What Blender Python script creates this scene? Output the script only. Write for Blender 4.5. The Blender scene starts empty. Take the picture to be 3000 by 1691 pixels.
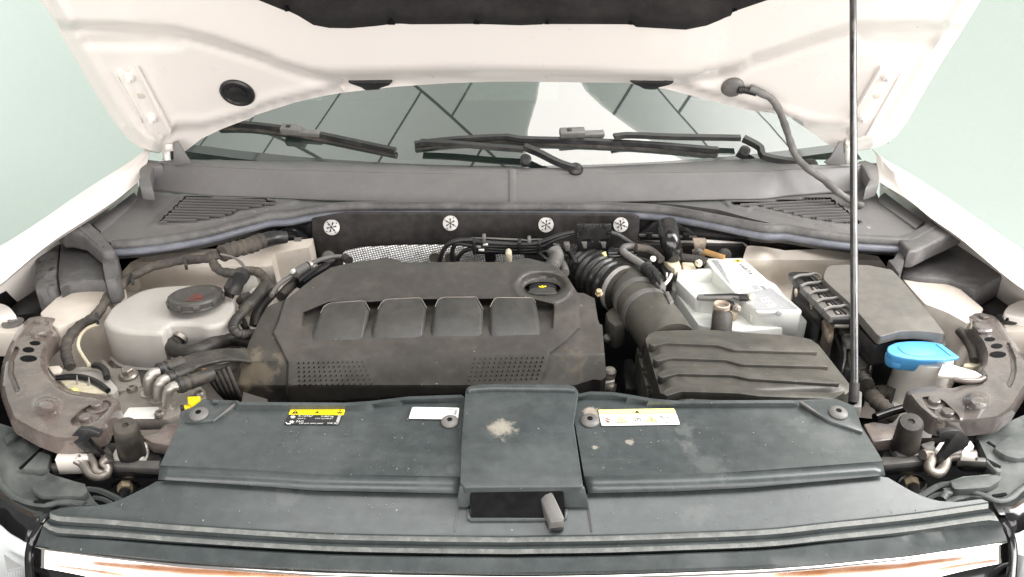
import bpy, bmesh, math, random
from mathutils import Vector, Matrix, noise
from mathutils.geometry import delaunay_2d_cdt
random.seed(4)
SC = bpy.context.scene
R = math.radians
V = Vector
# ------------------------------------------------------------------ camera
CAM = V((0.0, -0.723, 1.656)); PITCH = R(28); F = 2445.7; CX, CY = 1500.0, 845.5
cam = bpy.data.cameras.new("camera"); cam.sensor_width = 36.0; cam.lens = 36.0 * F / 3000.0
cam.clip_start = 0.02; cam.clip_end = 60
co = bpy.data.objects.new("camera", cam); SC.collection.objects.link(co)
co.location = CAM; co.rotation_euler = (R(90) - PITCH, 0, 0); SC.camera = co
# ------------------------------------------------------------------ world, lamps, exposure
wd = bpy.data.worlds.new("World"); SC.world = wd; wd.use_nodes = True
bg = wd.node_tree.nodes["Background"]; bg.inputs[0].default_value = (1.0, 0.985, 0.965, 1); bg.inputs[1].default_value = 0.30
SC.view_settings.view_transform = 'Standard'; SC.view_settings.look = 'None'
SC.view_settings.exposure = 0.48; SC.view_settings.gamma = 1.0
def area(name, loc, target, sx, sy, watts, col=(1, 1, 1)):
    l = bpy.data.lights.new(name, 'AREA'); l.shape = 'RECTANGLE'; l.size = sx; l.size_y = sy; l.energy = watts; l.color = col
    o = bpy.data.objects.new(name, l); SC.collection.objects.link(o); o.location = loc
    o.rotation_euler = (V(target) - V(loc)).to_track_quat('-Z', 'Y').to_euler(); return o
area("overhead_lamp", (0.2, -0.1, 3.1), (0.0, 0.45, 0.9), 2.6, 1.2, 30, (1, 0.985, 0.96))
area("side_lamp", (1.95, 0.25, 2.35), (0.3, 0.35, 0.95), 1.1, 2.0, 80, (1, 0.98, 0.955))
area("door_light", (0.3, -4.2, 1.75), (0.1, 0.8, 1.25), 12.0, 2.3, 345, (1, 0.965, 0.935))
for sx in (-1, 1):
    l = area("backdrop_fill_lamp", (3.3 * sx, 1.0, 3.7), (4.0 * sx, 4.6, 1.5), 1.6, 1.0, 15 if sx < 0 else 1.5, (1, 1, 1)); l.data.spread = R(75)  # added lamps out of view, only to brighten the backdrop
l = area("ceiling_fill_lamp", (2.4, 2.2, 2.9), (2.3, 2.3, 3.9), 1.6, 1.6, 52, (1, 1, .98))  # added unseen lamp, brightens the ceiling mirrored in the windscreen
l = area("ceiling_fill_lamp", (-1.6, 2.4, 2.9), (-1.6, 2.4, 3.9), 1.6, 1.6, 10, (1, 1, .98))  # weaker added lamp under the other end of the ceiling
# ------------------------------------------------------------------ picture helpers
cs, sn = math.cos(PITCH), math.sin(PITCH)
def ray(px, py):
    u = (px - CX) / F; v = -(py - CY) / F
    return V((u, cs + v * sn, -sn + v * cs))
def PZ(z, b=0.0, c=0.0):      # plane z = z + b*y + c*x
    n = V((-c, -b, 1)); k = n.length; return (n / k, z / k)
def PY(y, k=0.0):             # plane y = y + k*(z-1), facing the front of the car
    n = V((0, -1, k)); l = n.length; return (n / l, (-y + k) / l)
def P3(a, b, c, d=(0, 0, 0)):  # plane through three points
    n = (b - a).cross(c - a).normalized(); n = -n if n.dot(CAM - a) < 0 else n; return (n, n.dot(a))
def up(pl, d): return (pl[0], pl[1] + d)
def hit(px, py, pl):
    r = ray(px, py); t = (pl[1] - pl[0].dot(CAM)) / pl[0].dot(r); return CAM + r * t
def at(px, py, z): return hit(px, py, PZ(z))
K = 0.310559
def T(x0, y0, *c, k=K): return [(x0 + c[i] * k, y0 + c[i + 1] * k) for i in range(0, len(c), 2)]
def on(pl, pts): return [hit(p[0], p[1], pl) for p in pts]
def cat(pts, n):              # smooth resample of a polyline (2D or 3D)
    P = [V(p) for p in pts]
    if len(P) == 2: return [P[0].lerp(P[1], i / (n - 1)) for i in range(n)]
    L = [0]
    for a, b in zip(P, P[1:]): L.append(L[-1] + (b - a).length)
    out = []
    for i in range(n):
        s = L[-1] * i / (n - 1); j = 0
        while j < len(P) - 2 and L[j + 1] < s: j += 1
        t = (s - L[j]) / max(1e-9, L[j + 1] - L[j])
        p1, p2 = P[j], P[j + 1]
        m1 = (p2 - P[j - 1]) * ((L[j + 1] - L[j]) / (L[j + 1] - L[j - 1])) if j > 0 else p2 - p1
        m2 = (P[j + 2] - p1) * ((L[j + 1] - L[j]) / (L[j + 2] - L[j])) if j + 2 < len(P) else p2 - p1
        t2, t3 = t * t, t ** 3
        out.append(p1 * (2 * t3 - 3 * t2 + 1) + m1 * (t3 - 2 * t2 + t) + p2 * (3 * t2 - 2 * t3) + m2 * (t3 - t2))
    return out
def lin(pts, n):              # straight resample
    P = [V(p) for p in pts]; L = [0]
    for a, b in zip(P, P[1:]): L.append(L[-1] + (b - a).length)
    out = []
    for i in range(n):
        s = L[-1] * i / (n - 1); j = 0
        while j < len(P) - 2 and L[j + 1] < s: j += 1
        out.append(P[j].lerp(P[j + 1], (s - L[j]) / max(1e-9, L[j + 1] - L[j])))
    return out
def interp(pts, x):           # y of a polyline at x
    if x <= pts[0][0]: return pts[0][1]
    for a, b in zip(pts, pts[1:]):
        if x <= b[0]: return a[1] + (b[1] - a[1]) * (x - a[0]) / max(1e-9, b[0] - a[0])
    return pts[-1][1]
def sm(a, b, x):
    t = min(1.0, max(0.0, (x - a) / (b - a))); return t * t * (3 - 2 * t)
def sdist(poly, x, y):        # signed distance, positive inside
    d = 1e18; ins = False; n = len(poly)
    for i in range(n):
        ax, ay = poly[i][0], poly[i][1]; bx, by = poly[(i + 1) % n][0], poly[(i + 1) % n][1]
        ex, ey = bx - ax, by - ay; wx, wy = x - ax, y - ay
        t = max(0.0, min(1.0, (wx * ex + wy * ey) / max(1e-9, ex * ex + ey * ey)))
        d = min(d, (wx - ex * t) ** 2 + (wy - ey * t) ** 2)
        if (ay > y) != (by > y) and x < (bx - ax) * (y - ay) / (by - ay) + ax: ins = not ins
    return math.sqrt(d) if ins else -math.sqrt(d)
def ldist(line, x, y):
    d = 1e18
    for a, b in zip(line, line[1:]):
        ex, ey = b[0] - a[0], b[1] - a[1]; wx, wy = x - a[0], y - a[1]
        t = max(0.0, min(1.0, (wx * ex + wy * ey) / max(1e-9, ex * ex + ey * ey)))
        d = min(d, (wx - ex * t) ** 2 + (wy - ey * t) ** 2)
    return math.sqrt(d)
def mono(pts):
    o = [pts[0]]
    for p in pts[1:]:
        if p[0] > o[-1][0] + 2: o.append(p)
    return o
def rnd(pts, r, n=3):         # round the corners of a pixel polygon
    out = []; m = len(pts); P = [V(p) for p in pts]
    for i in range(m):
        a, b, c = P[i - 1], P[i], P[(i + 1) % m]
        u, w = a - b, c - b; q = min(r, u.length * .45, w.length * .45)
        p0, p1 = b + u.normalized() * q, b + w.normalized() * q
        for j in range(n + 1):
            t = j / n; out.append(tuple(p0 * (1 - t) ** 2 + b * 2 * t * (1 - t) + p1 * t * t))
    return out
def offs(poly, d, closed=True):   # polygon moved inwards by d pixels (outwards if negative)
    n = len(poly); o = []
    ar = sum(poly[i][0] * poly[(i + 1) % n][1] - poly[(i + 1) % n][0] * poly[i][1] for i in range(n)); s = 1 if ar > 0 else -1
    for i in range(n):
        a, b, c = V(poly[i - 1]), V(poly[i]), V(poly[(i + 1) % n]); u, w = (b - a).normalized(), (c - b).normalized()
        n1, n2 = V((-u.y, u.x)) * s, V((-w.y, w.x)) * s; m = (n1 + n2); m = m / max(.35, m.length_squared / 2) if m.length > .01 else n1
        o.append(tuple(b + m * d))
    return o + [o[0]] if closed else o
def ring_(poly): return list(poly) + [poly[0]]
def ell(cx, cy, rx, ry, n=28, rot=0): 
    c, s = math.cos(rot), math.sin(rot)
    return [(cx + rx * math.cos(a) * c - ry * math.sin(a) * s, cy + rx * math.cos(a) * s + ry * math.sin(a) * c) for a in [2 * math.pi * i / n for i in range(n)]]
# ------------------------------------------------------------------ materials
def mat(name, col, rough=.5, metal=0.0, dust=None, splash=(), speck=0.0, bump=0.0, bscale=400, coat=0.0, ior=1.5, alpha=1.0, streak=None, grain=0.12, sss=0.0):
    m = bpy.data.materials.new(name); m.use_nodes = True; nt = m.node_tree; N = nt.nodes; L = nt.links
    p = N["Principled BSDF"]; p.inputs["Roughness"].default_value = rough; p.inputs["Metallic"].default_value = metal
    p.inputs["IOR"].default_value = ior; p.inputs["Coat Weight"].default_value = coat; p.inputs["Coat Roughness"].default_value = .06
    if sss: p.inputs["Subsurface Weight"].default_value = sss; p.inputs["Subsurface Radius"].default_value = (.02, .016, .012); p.inputs["Subsurface Scale"].default_value = .5
    p.inputs["Alpha"].default_value = alpha
    pos = N.new("ShaderNodeNewGeometry").outputs["Position"]
    def nz(scale, detail=4, rough_=.55, vec=None):
        t = N.new("ShaderNodeTexNoise"); t.inputs["Scale"].default_value = scale; t.inputs["Detail"].default_value = detail; t.inputs["Roughness"].default_value = rough_
        L.new(vec or pos, t.inputs["Vector"]); return t.outputs["Fac"]
    def ramp(src, a, b, lo=0.0, hi=1.0):
        r = N.new("ShaderNodeMapRange"); r.inputs[1].default_value = a; r.inputs[2].default_value = b; r.inputs[3].default_value = lo; r.inputs[4].default_value = hi
        r.interpolation_type = 'SMOOTHSTEP'; L.new(src, r.inputs[0]); return r.outputs[0]
    def mix(f, a, b):
        x = N.new("ShaderNodeMix"); x.data_type = 'RGBA'
        L.new(f, x.inputs[0]) if not isinstance(f, float) else setattr(x.inputs[0], 'default_value', f)
        for s, v in ((6, a), (7, b)):
            if isinstance(v, tuple): x.inputs[s].default_value = (*v, 1)
            else: L.new(v, x.inputs[s])
        return x.outputs[2]
    g0 = tuple(c * (1 - grain) for c in col); g1 = tuple(min(1, c * (1 + grain)) for c in col)
    c = mix(ramp(nz(60, 5), .3, .7), g0, g1)
    rsrc = None
    if dust:
        dc, amt, sc = dust
        f = ramp(nz(sc, 6, .62), .42, .72, 0, amt); c = mix(f, c, dc)
        f2 = ramp(nz(sc * 5.3, 5, .7), .52, .72, 0, amt * .6); c = mix(f2, c, dc)
        rsrc = ramp(f, 0, max(.01, amt), rough, min(1, rough + .25))
    for (cx, cy, cz, rad, sc_, amt_, col_) in splash:
        d = N.new("ShaderNodeVectorMath"); d.operation = 'DISTANCE'; L.new(pos, d.inputs[0]); d.inputs[1].default_value = (cx, cy, cz)
        k = N.new("ShaderNodeMath"); k.operation = 'MULTIPLY_ADD'; L.new(nz(sc_, 6, .65), k.inputs[0]); k.inputs[1].default_value = rad * 3.2; L.new(d.outputs['Value'], k.inputs[2])
        c = mix(ramp(k.outputs[0], rad * 1.95, rad * 2.6, amt_, 0), c, col_)
    if streak:
        mp = N.new("ShaderNodeMapping"); mp.inputs["Scale"].default_value = streak[1]; L.new(pos, mp.inputs[0])
        c = mix(ramp(nz(1, 4, .6, mp.outputs[0]), .5, .75, 0, streak[2]), c, streak[0])
    if speck:
        v = N.new("ShaderNodeTexVoronoi"); v.inputs["Scale"].default_value = 85; L.new(pos, v.inputs["Vector"])
        sepn = N.new("ShaderNodeSeparateColor"); L.new(v.outputs["Color"], sepn.inputs[0])
        a = ramp(v.outputs["Distance"], .05, .11, 1, 0); b = ramp(sepn.outputs[0], .90, .92, 0, 1)
        mu = N.new("ShaderNodeMath"); mu.operation = 'MULTIPLY'; L.new(a, mu.inputs[0]); L.new(b, mu.inputs[1])
        mu2 = N.new("ShaderNodeMath"); mu2.operation = 'MULTIPLY'; L.new(mu.outputs[0], mu2.inputs[0]); mu2.inputs[1].default_value = speck
        c = mix(mu2.outputs[0], c, (.55, .53, .49))
    L.new(c, p.inputs["Base Color"])
    if rsrc is None: rsrc = ramp(nz(25, 4), .3, .7, max(.02, rough * .85), min(1, rough * 1.15))
    L.new(rsrc, p.inputs["Roughness"])
    if bump:
        bp = N.new("ShaderNodeBump"); bp.inputs["Strength"].default_value = bump; bp.inputs["Distance"].default_value = .0015
        L.new(nz(bscale, 3), bp.inputs["Height"]); L.new(bp.outputs[0], p.inputs["Normal"])
    return m
TAN = (.30, .25, .19); GREY = (.36, .34, .31)
M = {
 'paint': mat('white_paint', (.80, .755, .715), .32, coat=.5, grain=.004),
 'paint_in': mat('dusty_white_paint', (.66, .60, .535), .40, dust=((.46, .385, .30), .45, 9), grain=.02),
 'cover': mat('front_cover_plastic', (.072, .078, .078), .40, dust=((.24, .25, .24), .34, 7), speck=.75, bump=.12, bscale=900),
 'eng': mat('engine_cover_plastic', (.054, .0505, .046), .33, dust=((.2, .18, .15), .22, 8), speck=.55, bump=.22, bscale=1100),
 'pad': mat('ribbed_pad_plastic', (.044, .0435, .041), .30, dust=((.18, .16, .13), .14, 14), speck=.25, bump=.25, bscale=1100),
 'mud': mat('mud_dusted_plastic', (.10, .085, .068), .6, dust=((.36, .29, .20), .75, 16), speck=.3, bump=.3, bscale=500),
 'air': mat('air_box_plastic', (.062, .060, .053), .28, dust=((.2, .18, .14), .24, 9), speck=.3, bump=.12, bscale=900),
 'cowl': mat('scuttle_plastic', (.135, .131, .131), .36, dust=((.24, .235, .23), .22, 4), speck=.2, bump=.06, bscale=900, streak=((.19, .185, .18), (5, 3, 30), .2), grain=.03),
 'black': mat('black_plastic', (.016, .016, .017), .32, dust=((.12, .11, .10), .18, 20), bump=.1),
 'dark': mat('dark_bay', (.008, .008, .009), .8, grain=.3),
 'grey': mat('grey_plastic', (.13, .125, .12), .45, dust=((.28, .26, .24), .3, 14)),
 'rubber': mat('black_rubber', (.026, .024, .022), .5, dust=((.2, .17, .13), .3, 22), bump=.25, bscale=600),
 'seal': mat('rubber_seal', (.07, .068, .068), .48, dust=((.24, .23, .22), .4, 16)),
 'sealblue': mat('seal_lip', (.10, .107, .13), .42, dust=((.24, .24, .26), .4, 18)),
 'tape': mat('cloth_tape', (.045, .040, .036), .72, dust=((.22, .18, .14), .4, 20), bump=.8, bscale=260),
 'foam': mat('weathered_foam', (.10, .098, .096), .75, dust=((.28, .275, .27), .5, 12), streak=((.012, .012, .012), (70, 40, 9), 1.0), bump=.6, bscale=160),
 'felt': mat('felt_mat', (.046, .043, .042), .95, dust=((.09, .078, .07), .22, 18), bump=.7, bscale=800, grain=.2),
 'lining': mat('bonnet_felt', (.026, .0245, .0245), .95, dust=((.07, .065, .06), .2, 14), bump=.5, bscale=800, grain=.1),
 'foil': mat('heat_shield_foil', (.92, .91, .89), .40, metal=.55, grain=.15),
 'alu': mat('aluminium', (.46, .435, .405), .42, metal=.75, dust=((.36, .32, .27), .35, 30)),
 'taupe': mat('taupe_metal', (.27, .245, .22), .45, metal=.3, dust=((.40, .35, .29), .4, 14)),
 'bellows': mat('shiny_rubber', (.016, .0155, .015), .26, dust=((.12, .11, .10), .18, 25)),
 'steel': mat('dull_steel', (.34, .31, .28), .42, metal=.8, dust=((.22, .18, .14), .4, 40)),
 'rod': mat('polished_rod', (.11, .108, .11), .28, metal=1.0, dust=((.25, .24, .23), .3, 40)),
 'ridge': mat('dusty_highlit_ridge_plastic', (.125, .13, .126), .42, dust=((.34, .34, .31), .38, 70), speck=.3, bump=.3, bscale=500),  # paler base: dust plus a painted highlight on the ridge crests
 'clipmetal': mat('clip_metal', (.50, .485, .47), .42, metal=.35, dust=((.42, .40, .37), .5, 70)),
 'trim': mat('corner_trim', (.070, .067, .068), .42, dust=((.22, .215, .21), .35, 16), speck=.2, streak=((.2, .195, .19), (14, 10, 4), .3)),
 'chrome': mat('chrome', (.90, .84, .80), .07, metal=1.0, grain=.02),  # warm tint paints in pinkish reflections, the metal itself is neutral
 'bracket': mat('painted_bracket', (.128, .104, .094), .20, dust=((.32, .26, .225), .34, 13), speck=.5, coat=.5),
 'bracket2': mat('clean_bracket', (.105, .092, .086), .18, dust=((.22, .19, .17), .18, 8), speck=.2, coat=.5),
 'tank': mat('translucent_tank', (.45, .432, .405), .30, dust=((.42, .36, .29), .30, 9), sss=.25, grain=.03),
 'batt': mat('battery_case', (.66, .675, .645), .34, dust=((.55, .53, .46), .3, 14), grain=.02),
 'label': mat('battery_label', (.72, .72, .70), .30, grain=.02),
 'labelgrey': mat('label_grey_print', (.36, .37, .385), .3, grain=.02),
 'blue': mat('blue_cap', (.085, .33, .63), .33, grain=.02),
 'white': mat('white_plastic', (.80, .76, .70), .35, grain=.03, sss=.15),
 'cream': mat('cream_plastic', (.62, .56, .42), .45, dust=((.35, .26, .16), .3, 40)),
 'yellow': mat('yellow_print', (.86, .66, .01), .4, grain=.03),
 'pale_yellow': mat('pale_yellow_print', (.92, .84, .30), .4, grain=.02),
 'sticker': mat('sticker_white', (.82, .81, .77), .4, grain=.02),
 'ink': mat('black_ink', (.02, .02, .022), .5),
 'inkgrey': mat('grey_ink', (.34, .34, .34), .5),
 'inkwhite': mat('white_ink', (.78, .78, .76), .5, grain=.02),
 'red': mat('red_print', (.22, .045, .03), .5),
 'orange': mat('orange_plastic', (.62, .27, .05), .45),
 'brass': mat('brass_fitting', (.62, .50, .34), .4, metal=.4),
 'gloss': mat('gloss_black', (.012, .012, .013), .16, coat=.3),
 'hgrey': mat('headlight_housing', (.060, .067, .066), .5, dust=((.22, .235, .22), .4, 10), speck=.3),
 'copper': mat('corroded_terminal', (.50, .40, .32), .5, metal=.4, dust=((.75, .68, .55), .5, 60)),
}
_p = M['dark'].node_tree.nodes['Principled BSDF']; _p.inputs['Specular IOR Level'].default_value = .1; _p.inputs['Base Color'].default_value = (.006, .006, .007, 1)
M['lining'].node_tree.nodes['Principled BSDF'].inputs['Specular IOR Level'].default_value = .15
M['felt'].node_tree.nodes['Principled BSDF'].inputs['Specular IOR Level'].default_value = .15
# ------------------------------------------------------------------ object helpers
WL = {}; THINGS = []
def O(name, bm, m, parent=None, smooth=38, label=None, kind=None):
    me = bpy.data.meshes.new(name); bmesh.ops.recalc_face_normals(bm, faces=bm.faces) if not getattr(bm, 'keep', False) else None
    bm.to_mesh(me); bm.free()
    xs = [v.co for v in me.vertices]
    c = V([(min(v[i] for v in xs) + max(v[i] for v in xs)) / 2 for i in range(3)])
    me.transform(Matrix.Translation(-c))
    for p in me.polygons: p.use_smooth = True
    me.set_sharp_from_angle(angle=R(smooth))
    for x in (m if isinstance(m, list) else [m]): me.materials.append(M[x])
    o = bpy.data.objects.new(name, me); SC.collection.objects.link(o); WL[o.name] = c
    o.location = c
    if parent is not None:
        o.parent = parent; o.location = c - WL[parent.name]
    if label: o['label'] = label
    if kind: o['kind'] = kind
    return o
def thing(name, label, cate, group=None):
    o = bpy.data.objects.new(name, None); SC.collection.objects.link(o); o.empty_display_size = .05
    WL[o.name] = V((0, 0, 0)); THINGS.append(o); o['label'] = label; o['category'] = cate
    if group: o['group'] = group
    return o
def tag(o, label, cate, group=None):
    o['label'] = label; o['category'] = cate
    if group: o['group'] = group
    return o
def NB(): return bmesh.new()
def face(bm, vs):
    try: return bm.faces.new(vs)
    except ValueError: return None
def bev(bm, w, seg=2, ang=30):
    if w <= 0: return
    bm.normal_update()
    es = [e for e in bm.edges if len(e.link_faces) == 2 and e.calc_face_angle(0) > R(ang)]
    bmesh.ops.bevel(bm, geom=es, offset=w, segments=seg, profile=.5, affect='EDGES', clamp_overlap=True)
def rings(bm, rs, cap0=True, cap1=True, closed=True):    # loft closed rings of 3D points
    vs = [[bm.verts.new(p) for p in r] for r in rs]; n = len(rs[0])
    for a, b in zip(vs, vs[1:]):
        for i in range(n if closed else n - 1): face(bm, (a[i], a[(i + 1) % n], b[(i + 1) % n], b[i]))
    if cap0: face(bm, vs[0][::-1])
    if cap1: face(bm, vs[-1])
    return bm
def slab(name, px, pl, t, m, parent=None, w=.0015, lab=None, d=0.0, seg=2, smooth=38, kind=None):   # outline on a plane, thickness t downwards, raised by d
    P = on(up(pl, d), px); n = pl[0]; bm = NB(); rings(bm, [[p - n * t for p in P], P]); bev(bm, w, seg)
    return O(name, bm, m, parent, smooth, lab, kind)
def prism(name, px, z1, z0, m, parent=None, w=.002, taper=0.0, lab=None, seg=2):      # vertical block: top outline at height z1
    P = on(PZ(z1), px); c = sum(P, V((0, 0, 0))) / len(P); bm = NB()
    rings(bm, [[V((p.x + (p.x - c.x) * taper, p.y + (p.y - c.y) * taper, z0)) for p in P], P]); bev(bm, w, seg)
    return O(name, bm, m, parent, 38, lab)
def relief(name, px, pl, h, step, m, parent=None, thick=.02, lines=(), smooth=38, lab=None):
    # a pressed or moulded sheet: heights h(px,py) above a plane, sharp along given lines, with side walls
    pts = []; edges = []
    def dens(poly, close):
        o = []
        Q = list(poly) + ([poly[0]] if close else [])
        for a, b in zip(Q, Q[1:]):
            k = max(1, int(math.hypot(b[0] - a[0], b[1] - a[1]) / step))
            for i in range(k): o.append((a[0] + (b[0] - a[0]) * i / k, a[1] + (b[1] - a[1]) * i / k))
        if not close: o.append(tuple(Q[-1]))
        return o
    B = dens(px, True); nb = len(B); pts = [V(p) for p in B]
    for ln in lines:
        D = [p for p in dens(ln, False) if sdist(B, p[0], p[1]) > step * .3]; s = len(pts); pts += [V(p) for p in D]
        edges += [(s + i, s + i + 1) for i in range(len(D) - 1) if (D[i + 1][0] - D[i][0]) ** 2 + (D[i + 1][1] - D[i][1]) ** 2 < 9 * step * step]
    x0, x1 = min(p[0] for p in px), max(p[0] for p in px); y0, y1 = min(p[1] for p in px), max(p[1] for p in px)
    allines = [dens(l, False) for l in lines]
    r = 0; y = y0
    while y <= y1:
        x = x0 + (step * .5 if r % 2 else 0)
        while x <= x1:
            if sdist(px, x, y) > step * .55 and all(ldist(l, x, y) > step * .5 for l in lines): pts.append(V((x, y)))
            x += step
        y += step * .87; r += 1
    out = delaunay_2d_cdt(pts, edges, [list(range(nb))], 1, 1e-4)
    vo, fo = out[0], out[2]
    bm = NB(); n = pl[0]; vs = [bm.verts.new(hit(p[0], p[1], up(pl, h(p[0], p[1])))) for p in vo]
    for f in fo: face(bm, [vs[i] for i in f])
    bmesh.ops.recalc_face_normals(bm, faces=bm.faces)
    ed = [e for e in bm.edges if len(e.link_faces) == 1]
    g = bmesh.ops.extrude_edge_only(bm, edges=ed)
    for v in [x for x in g['geom'] if isinstance(x, bmesh.types.BMVert)]: v.co -= n * thick
    bm.normal_update()
    s = sum(f.normal.dot(n) for f in bm.faces)
    if s < 0: bmesh.ops.reverse_faces(bm, faces=bm.faces)
    bm2 = bm
    me = bpy.data.meshes.new('tmp'); bm.to_mesh(me); bm.free(); bm = NB(); bm.from_mesh(me); bpy.data.meshes.remove(me)
    return O(name, bm, m, parent, smooth, lab)
def frame_path(P):
    out = []; t0 = (P[1] - P[0]).normalized(); nrm = t0.orthogonal().normalized(); pt = t0
    for i in range(len(P)):
        t = (P[min(i + 1, len(P) - 1)] - P[max(i - 1, 0)]).normalized()
        nrm = (pt.rotation_difference(t) @ nrm); nrm = (nrm - t * nrm.dot(t)).normalized(); pt = t
        out.append((P[i], nrm, t.cross(nrm)))
    return out
def tube(bm, P3, r, n=32, seg=10, ridge=None, smooth=True, flat=1.0):
    # r: number or function of u in 0..1; ridge=(count, depth)
    if ridge: n = max(n, int(ridge[0] * 6) + 1)
    P = cat(P3, n) if smooth else lin(P3, n); rs = []
    for i, (p, a, b) in enumerate(frame_path(P)):
        u = i / (n - 1); rr = r(u) if callable(r) else r
        if ridge: rr *= 1 + ridge[1] * math.cos(2 * math.pi * u * ridge[0]) ** (1)
        rs.append([p + (a * math.cos(q) + b * math.sin(q) * flat) * rr for q in [2 * math.pi * k / seg for k in range(seg)]])
    rings(bm, rs); return bm
def hose(name, pts, r, m, parent=None, ridge=None, n=32, seg=10, lab=None, flat=1.0):   # pts: (px, py, z)
    bm = NB(); tube(bm, [at(*p) for p in pts], r, n, seg, ridge, flat=flat); return O(name, bm, m, parent, 50, lab)
def z3(pts, *zs):             # pixel points with heights spread along them
    n = len(pts); k = len(zs)
    if k == 1: return [(p[0], p[1], zs[0]) for p in pts]
    o = []
    for i, p in enumerate(pts):
        t = i / (n - 1) * (k - 1); j = min(int(t), k - 2); o.append((p[0], p[1], zs[j] + (zs[j + 1] - zs[j]) * (t - j)))
    return o
def axes(n):
    n = n.normalized(); a = V((1, 0, 0)); a = (a - n * a.dot(n)).normalized(); return a, n.cross(a), n
def lathe(bm, c, n, prof, seg=24):   # prof: (radius, height)
    a, b, n = axes(n)
    rings(bm, [[c + (a * math.cos(q) + b * math.sin(q)) * max(r, 1e-5) + n * h for q in [2 * math.pi * k / seg for k in range(seg)]] for r, h in prof]); return bm
def disc(name, c, n, prof, m, parent=None, seg=24, lab=None, smooth=30):
    bm = NB(); lathe(bm, c, n, prof, seg); return O(name, bm, m, parent, smooth, lab)
def box(bm, c, s, ax=None, w=0):
    X, Y, Z = ax or (V((1, 0, 0)), V((0, 1, 0)), V((0, 0, 1)))
    q = [c + X * (s[0] / 2 * i) + Y * (s[1] / 2 * j) + Z * (s[2] / 2 * k) for k in (-1, 1) for i, j in ((-1, -1), (1, -1), (1, 1), (-1, 1))]
    b2 = NB(); rings(b2, [q[:4], q[4:]]); bev(b2, w)
    me = bpy.data.meshes.new('t'); b2.to_mesh(me); b2.free(); bm.from_mesh(me); bpy.data.meshes.remove(me); return bm
def boxo(name, c, s, m, parent=None, ax=None, w=.002, lab=None): return O(name, box(NB(), V(c), s, ax, w), m, parent, 38, lab)
def loft(name, curves, n, m, parent=None, thick=0.0, smooth=40, lab=None, sharp=False):
    C = [(lin if sharp else cat)(c, n) for c in curves]; bm = NB()
    vs = [[bm.verts.new(p) for p in c] for c in C]
    for a, b in zip(vs, vs[1:]):
        for i in range(n - 1): face(bm, (a[i], a[i + 1], b[i + 1], b[i]))
    o = O(name, bm, m, parent, smooth, lab)
    if thick:
        s = o.modifiers.new('t', 'SOLIDIFY'); s.thickness = thick; s.offset = 0
    return o
def bolt(parent, px, py, pl, r=.008, m='steel', wash=1.7, name='bolt', hexa=True, hgt=.006):
    c = hit(px, py, pl); bm = NB(); n = pl[0]
    lathe(bm, c, n, [(r * wash, 0), (r * wash, .0015), (r * wash * .9, .0022), (r * 1.02, .0022)], 20)
    lathe(bm, c, n, [(r, .002), (r, hgt), (r * .85, hgt + .001)], 6 if hexa else 16)
    return O(name, bm, m, parent, 25)
def torx(parent, px, py, pl, r, m='grey', name='screw'):
    c = hit(px, py, pl); bm = NB(); n = pl[0]
    lathe(bm, c, n, [(r, 0), (r, .0016), (r * .86, .0034), (r * .52, .0048), (r * .34, .0048)], 22)
    o = O(name, bm, m, parent, 30)
    b2 = NB(); lathe(b2, c, n, [(r * .33, .004), (r * .33, .0051), (r * .2, .0051)], 6); O('socket', b2, 'dark', o)
    return o
def text(name, s, px, pl, m, parent, d=.0006, spacing=1.0):
    # px: lower left, lower right, upper left corners of the line, as they lie on the plane
    a, b, c = on(up(pl, d), px)
    cu = bpy.data.curves.new('t', 'FONT'); cu.body = s; cu.space_character = spacing; cu.resolution_u = 3
    ob = bpy.data.objects.new('t', cu); SC.collection.objects.link(ob); bpy.context.view_layer.update()
    me = bpy.data.meshes.new_from_object(ob); bpy.data.objects.remove(ob); bpy.data.curves.remove(cu)
    xs = [v.co.x for v in me.vertices]; ys = [v.co.y for v in me.vertices]
    x0, w = min(xs), max(xs) - min(xs); y0, hh = min(ys), max(ys) - min(ys)
    for v in me.vertices: v.co = a + (b - a) * ((v.co.x - x0) / w) + (c - a) * ((v.co.y - y0) / hh)
    bm = NB(); bm.from_mesh(me); bpy.data.meshes.remove(me); bm.normal_update()
    if sum(f.normal.dot(pl[0]) for f in bm.faces) < 0: bmesh.ops.reverse_faces(bm, faces=bm.faces)
    bm2 = bm; o = O(name, bm2, m, parent, 30); return o
def flat(bm, px, pl, d):      # a printed shape: thin polygon
    P = on(up(pl, d), px); rings(bm, [[p - pl[0] * .0002 for p in P], P]); return bm
def strokes(bm, line, wpx, pl, d):
    for a, b in zip(line, line[1:]):
        u = V((b[0] - a[0], b[1] - a[1])); q = V((-u.y, u.x)).normalized() * wpx / 2
        flat(bm, [(a[0] + q.x, a[1] + q.y), (b[0] + q.x, b[1] + q.y), (b[0] - q.x, b[1] - q.y), (a[0] - q.x, a[1] - q.y)], pl, d)
    return bm
def mir(pts): return [(2 * 1504 - p[0], *p[1:]) for p in pts]
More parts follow.
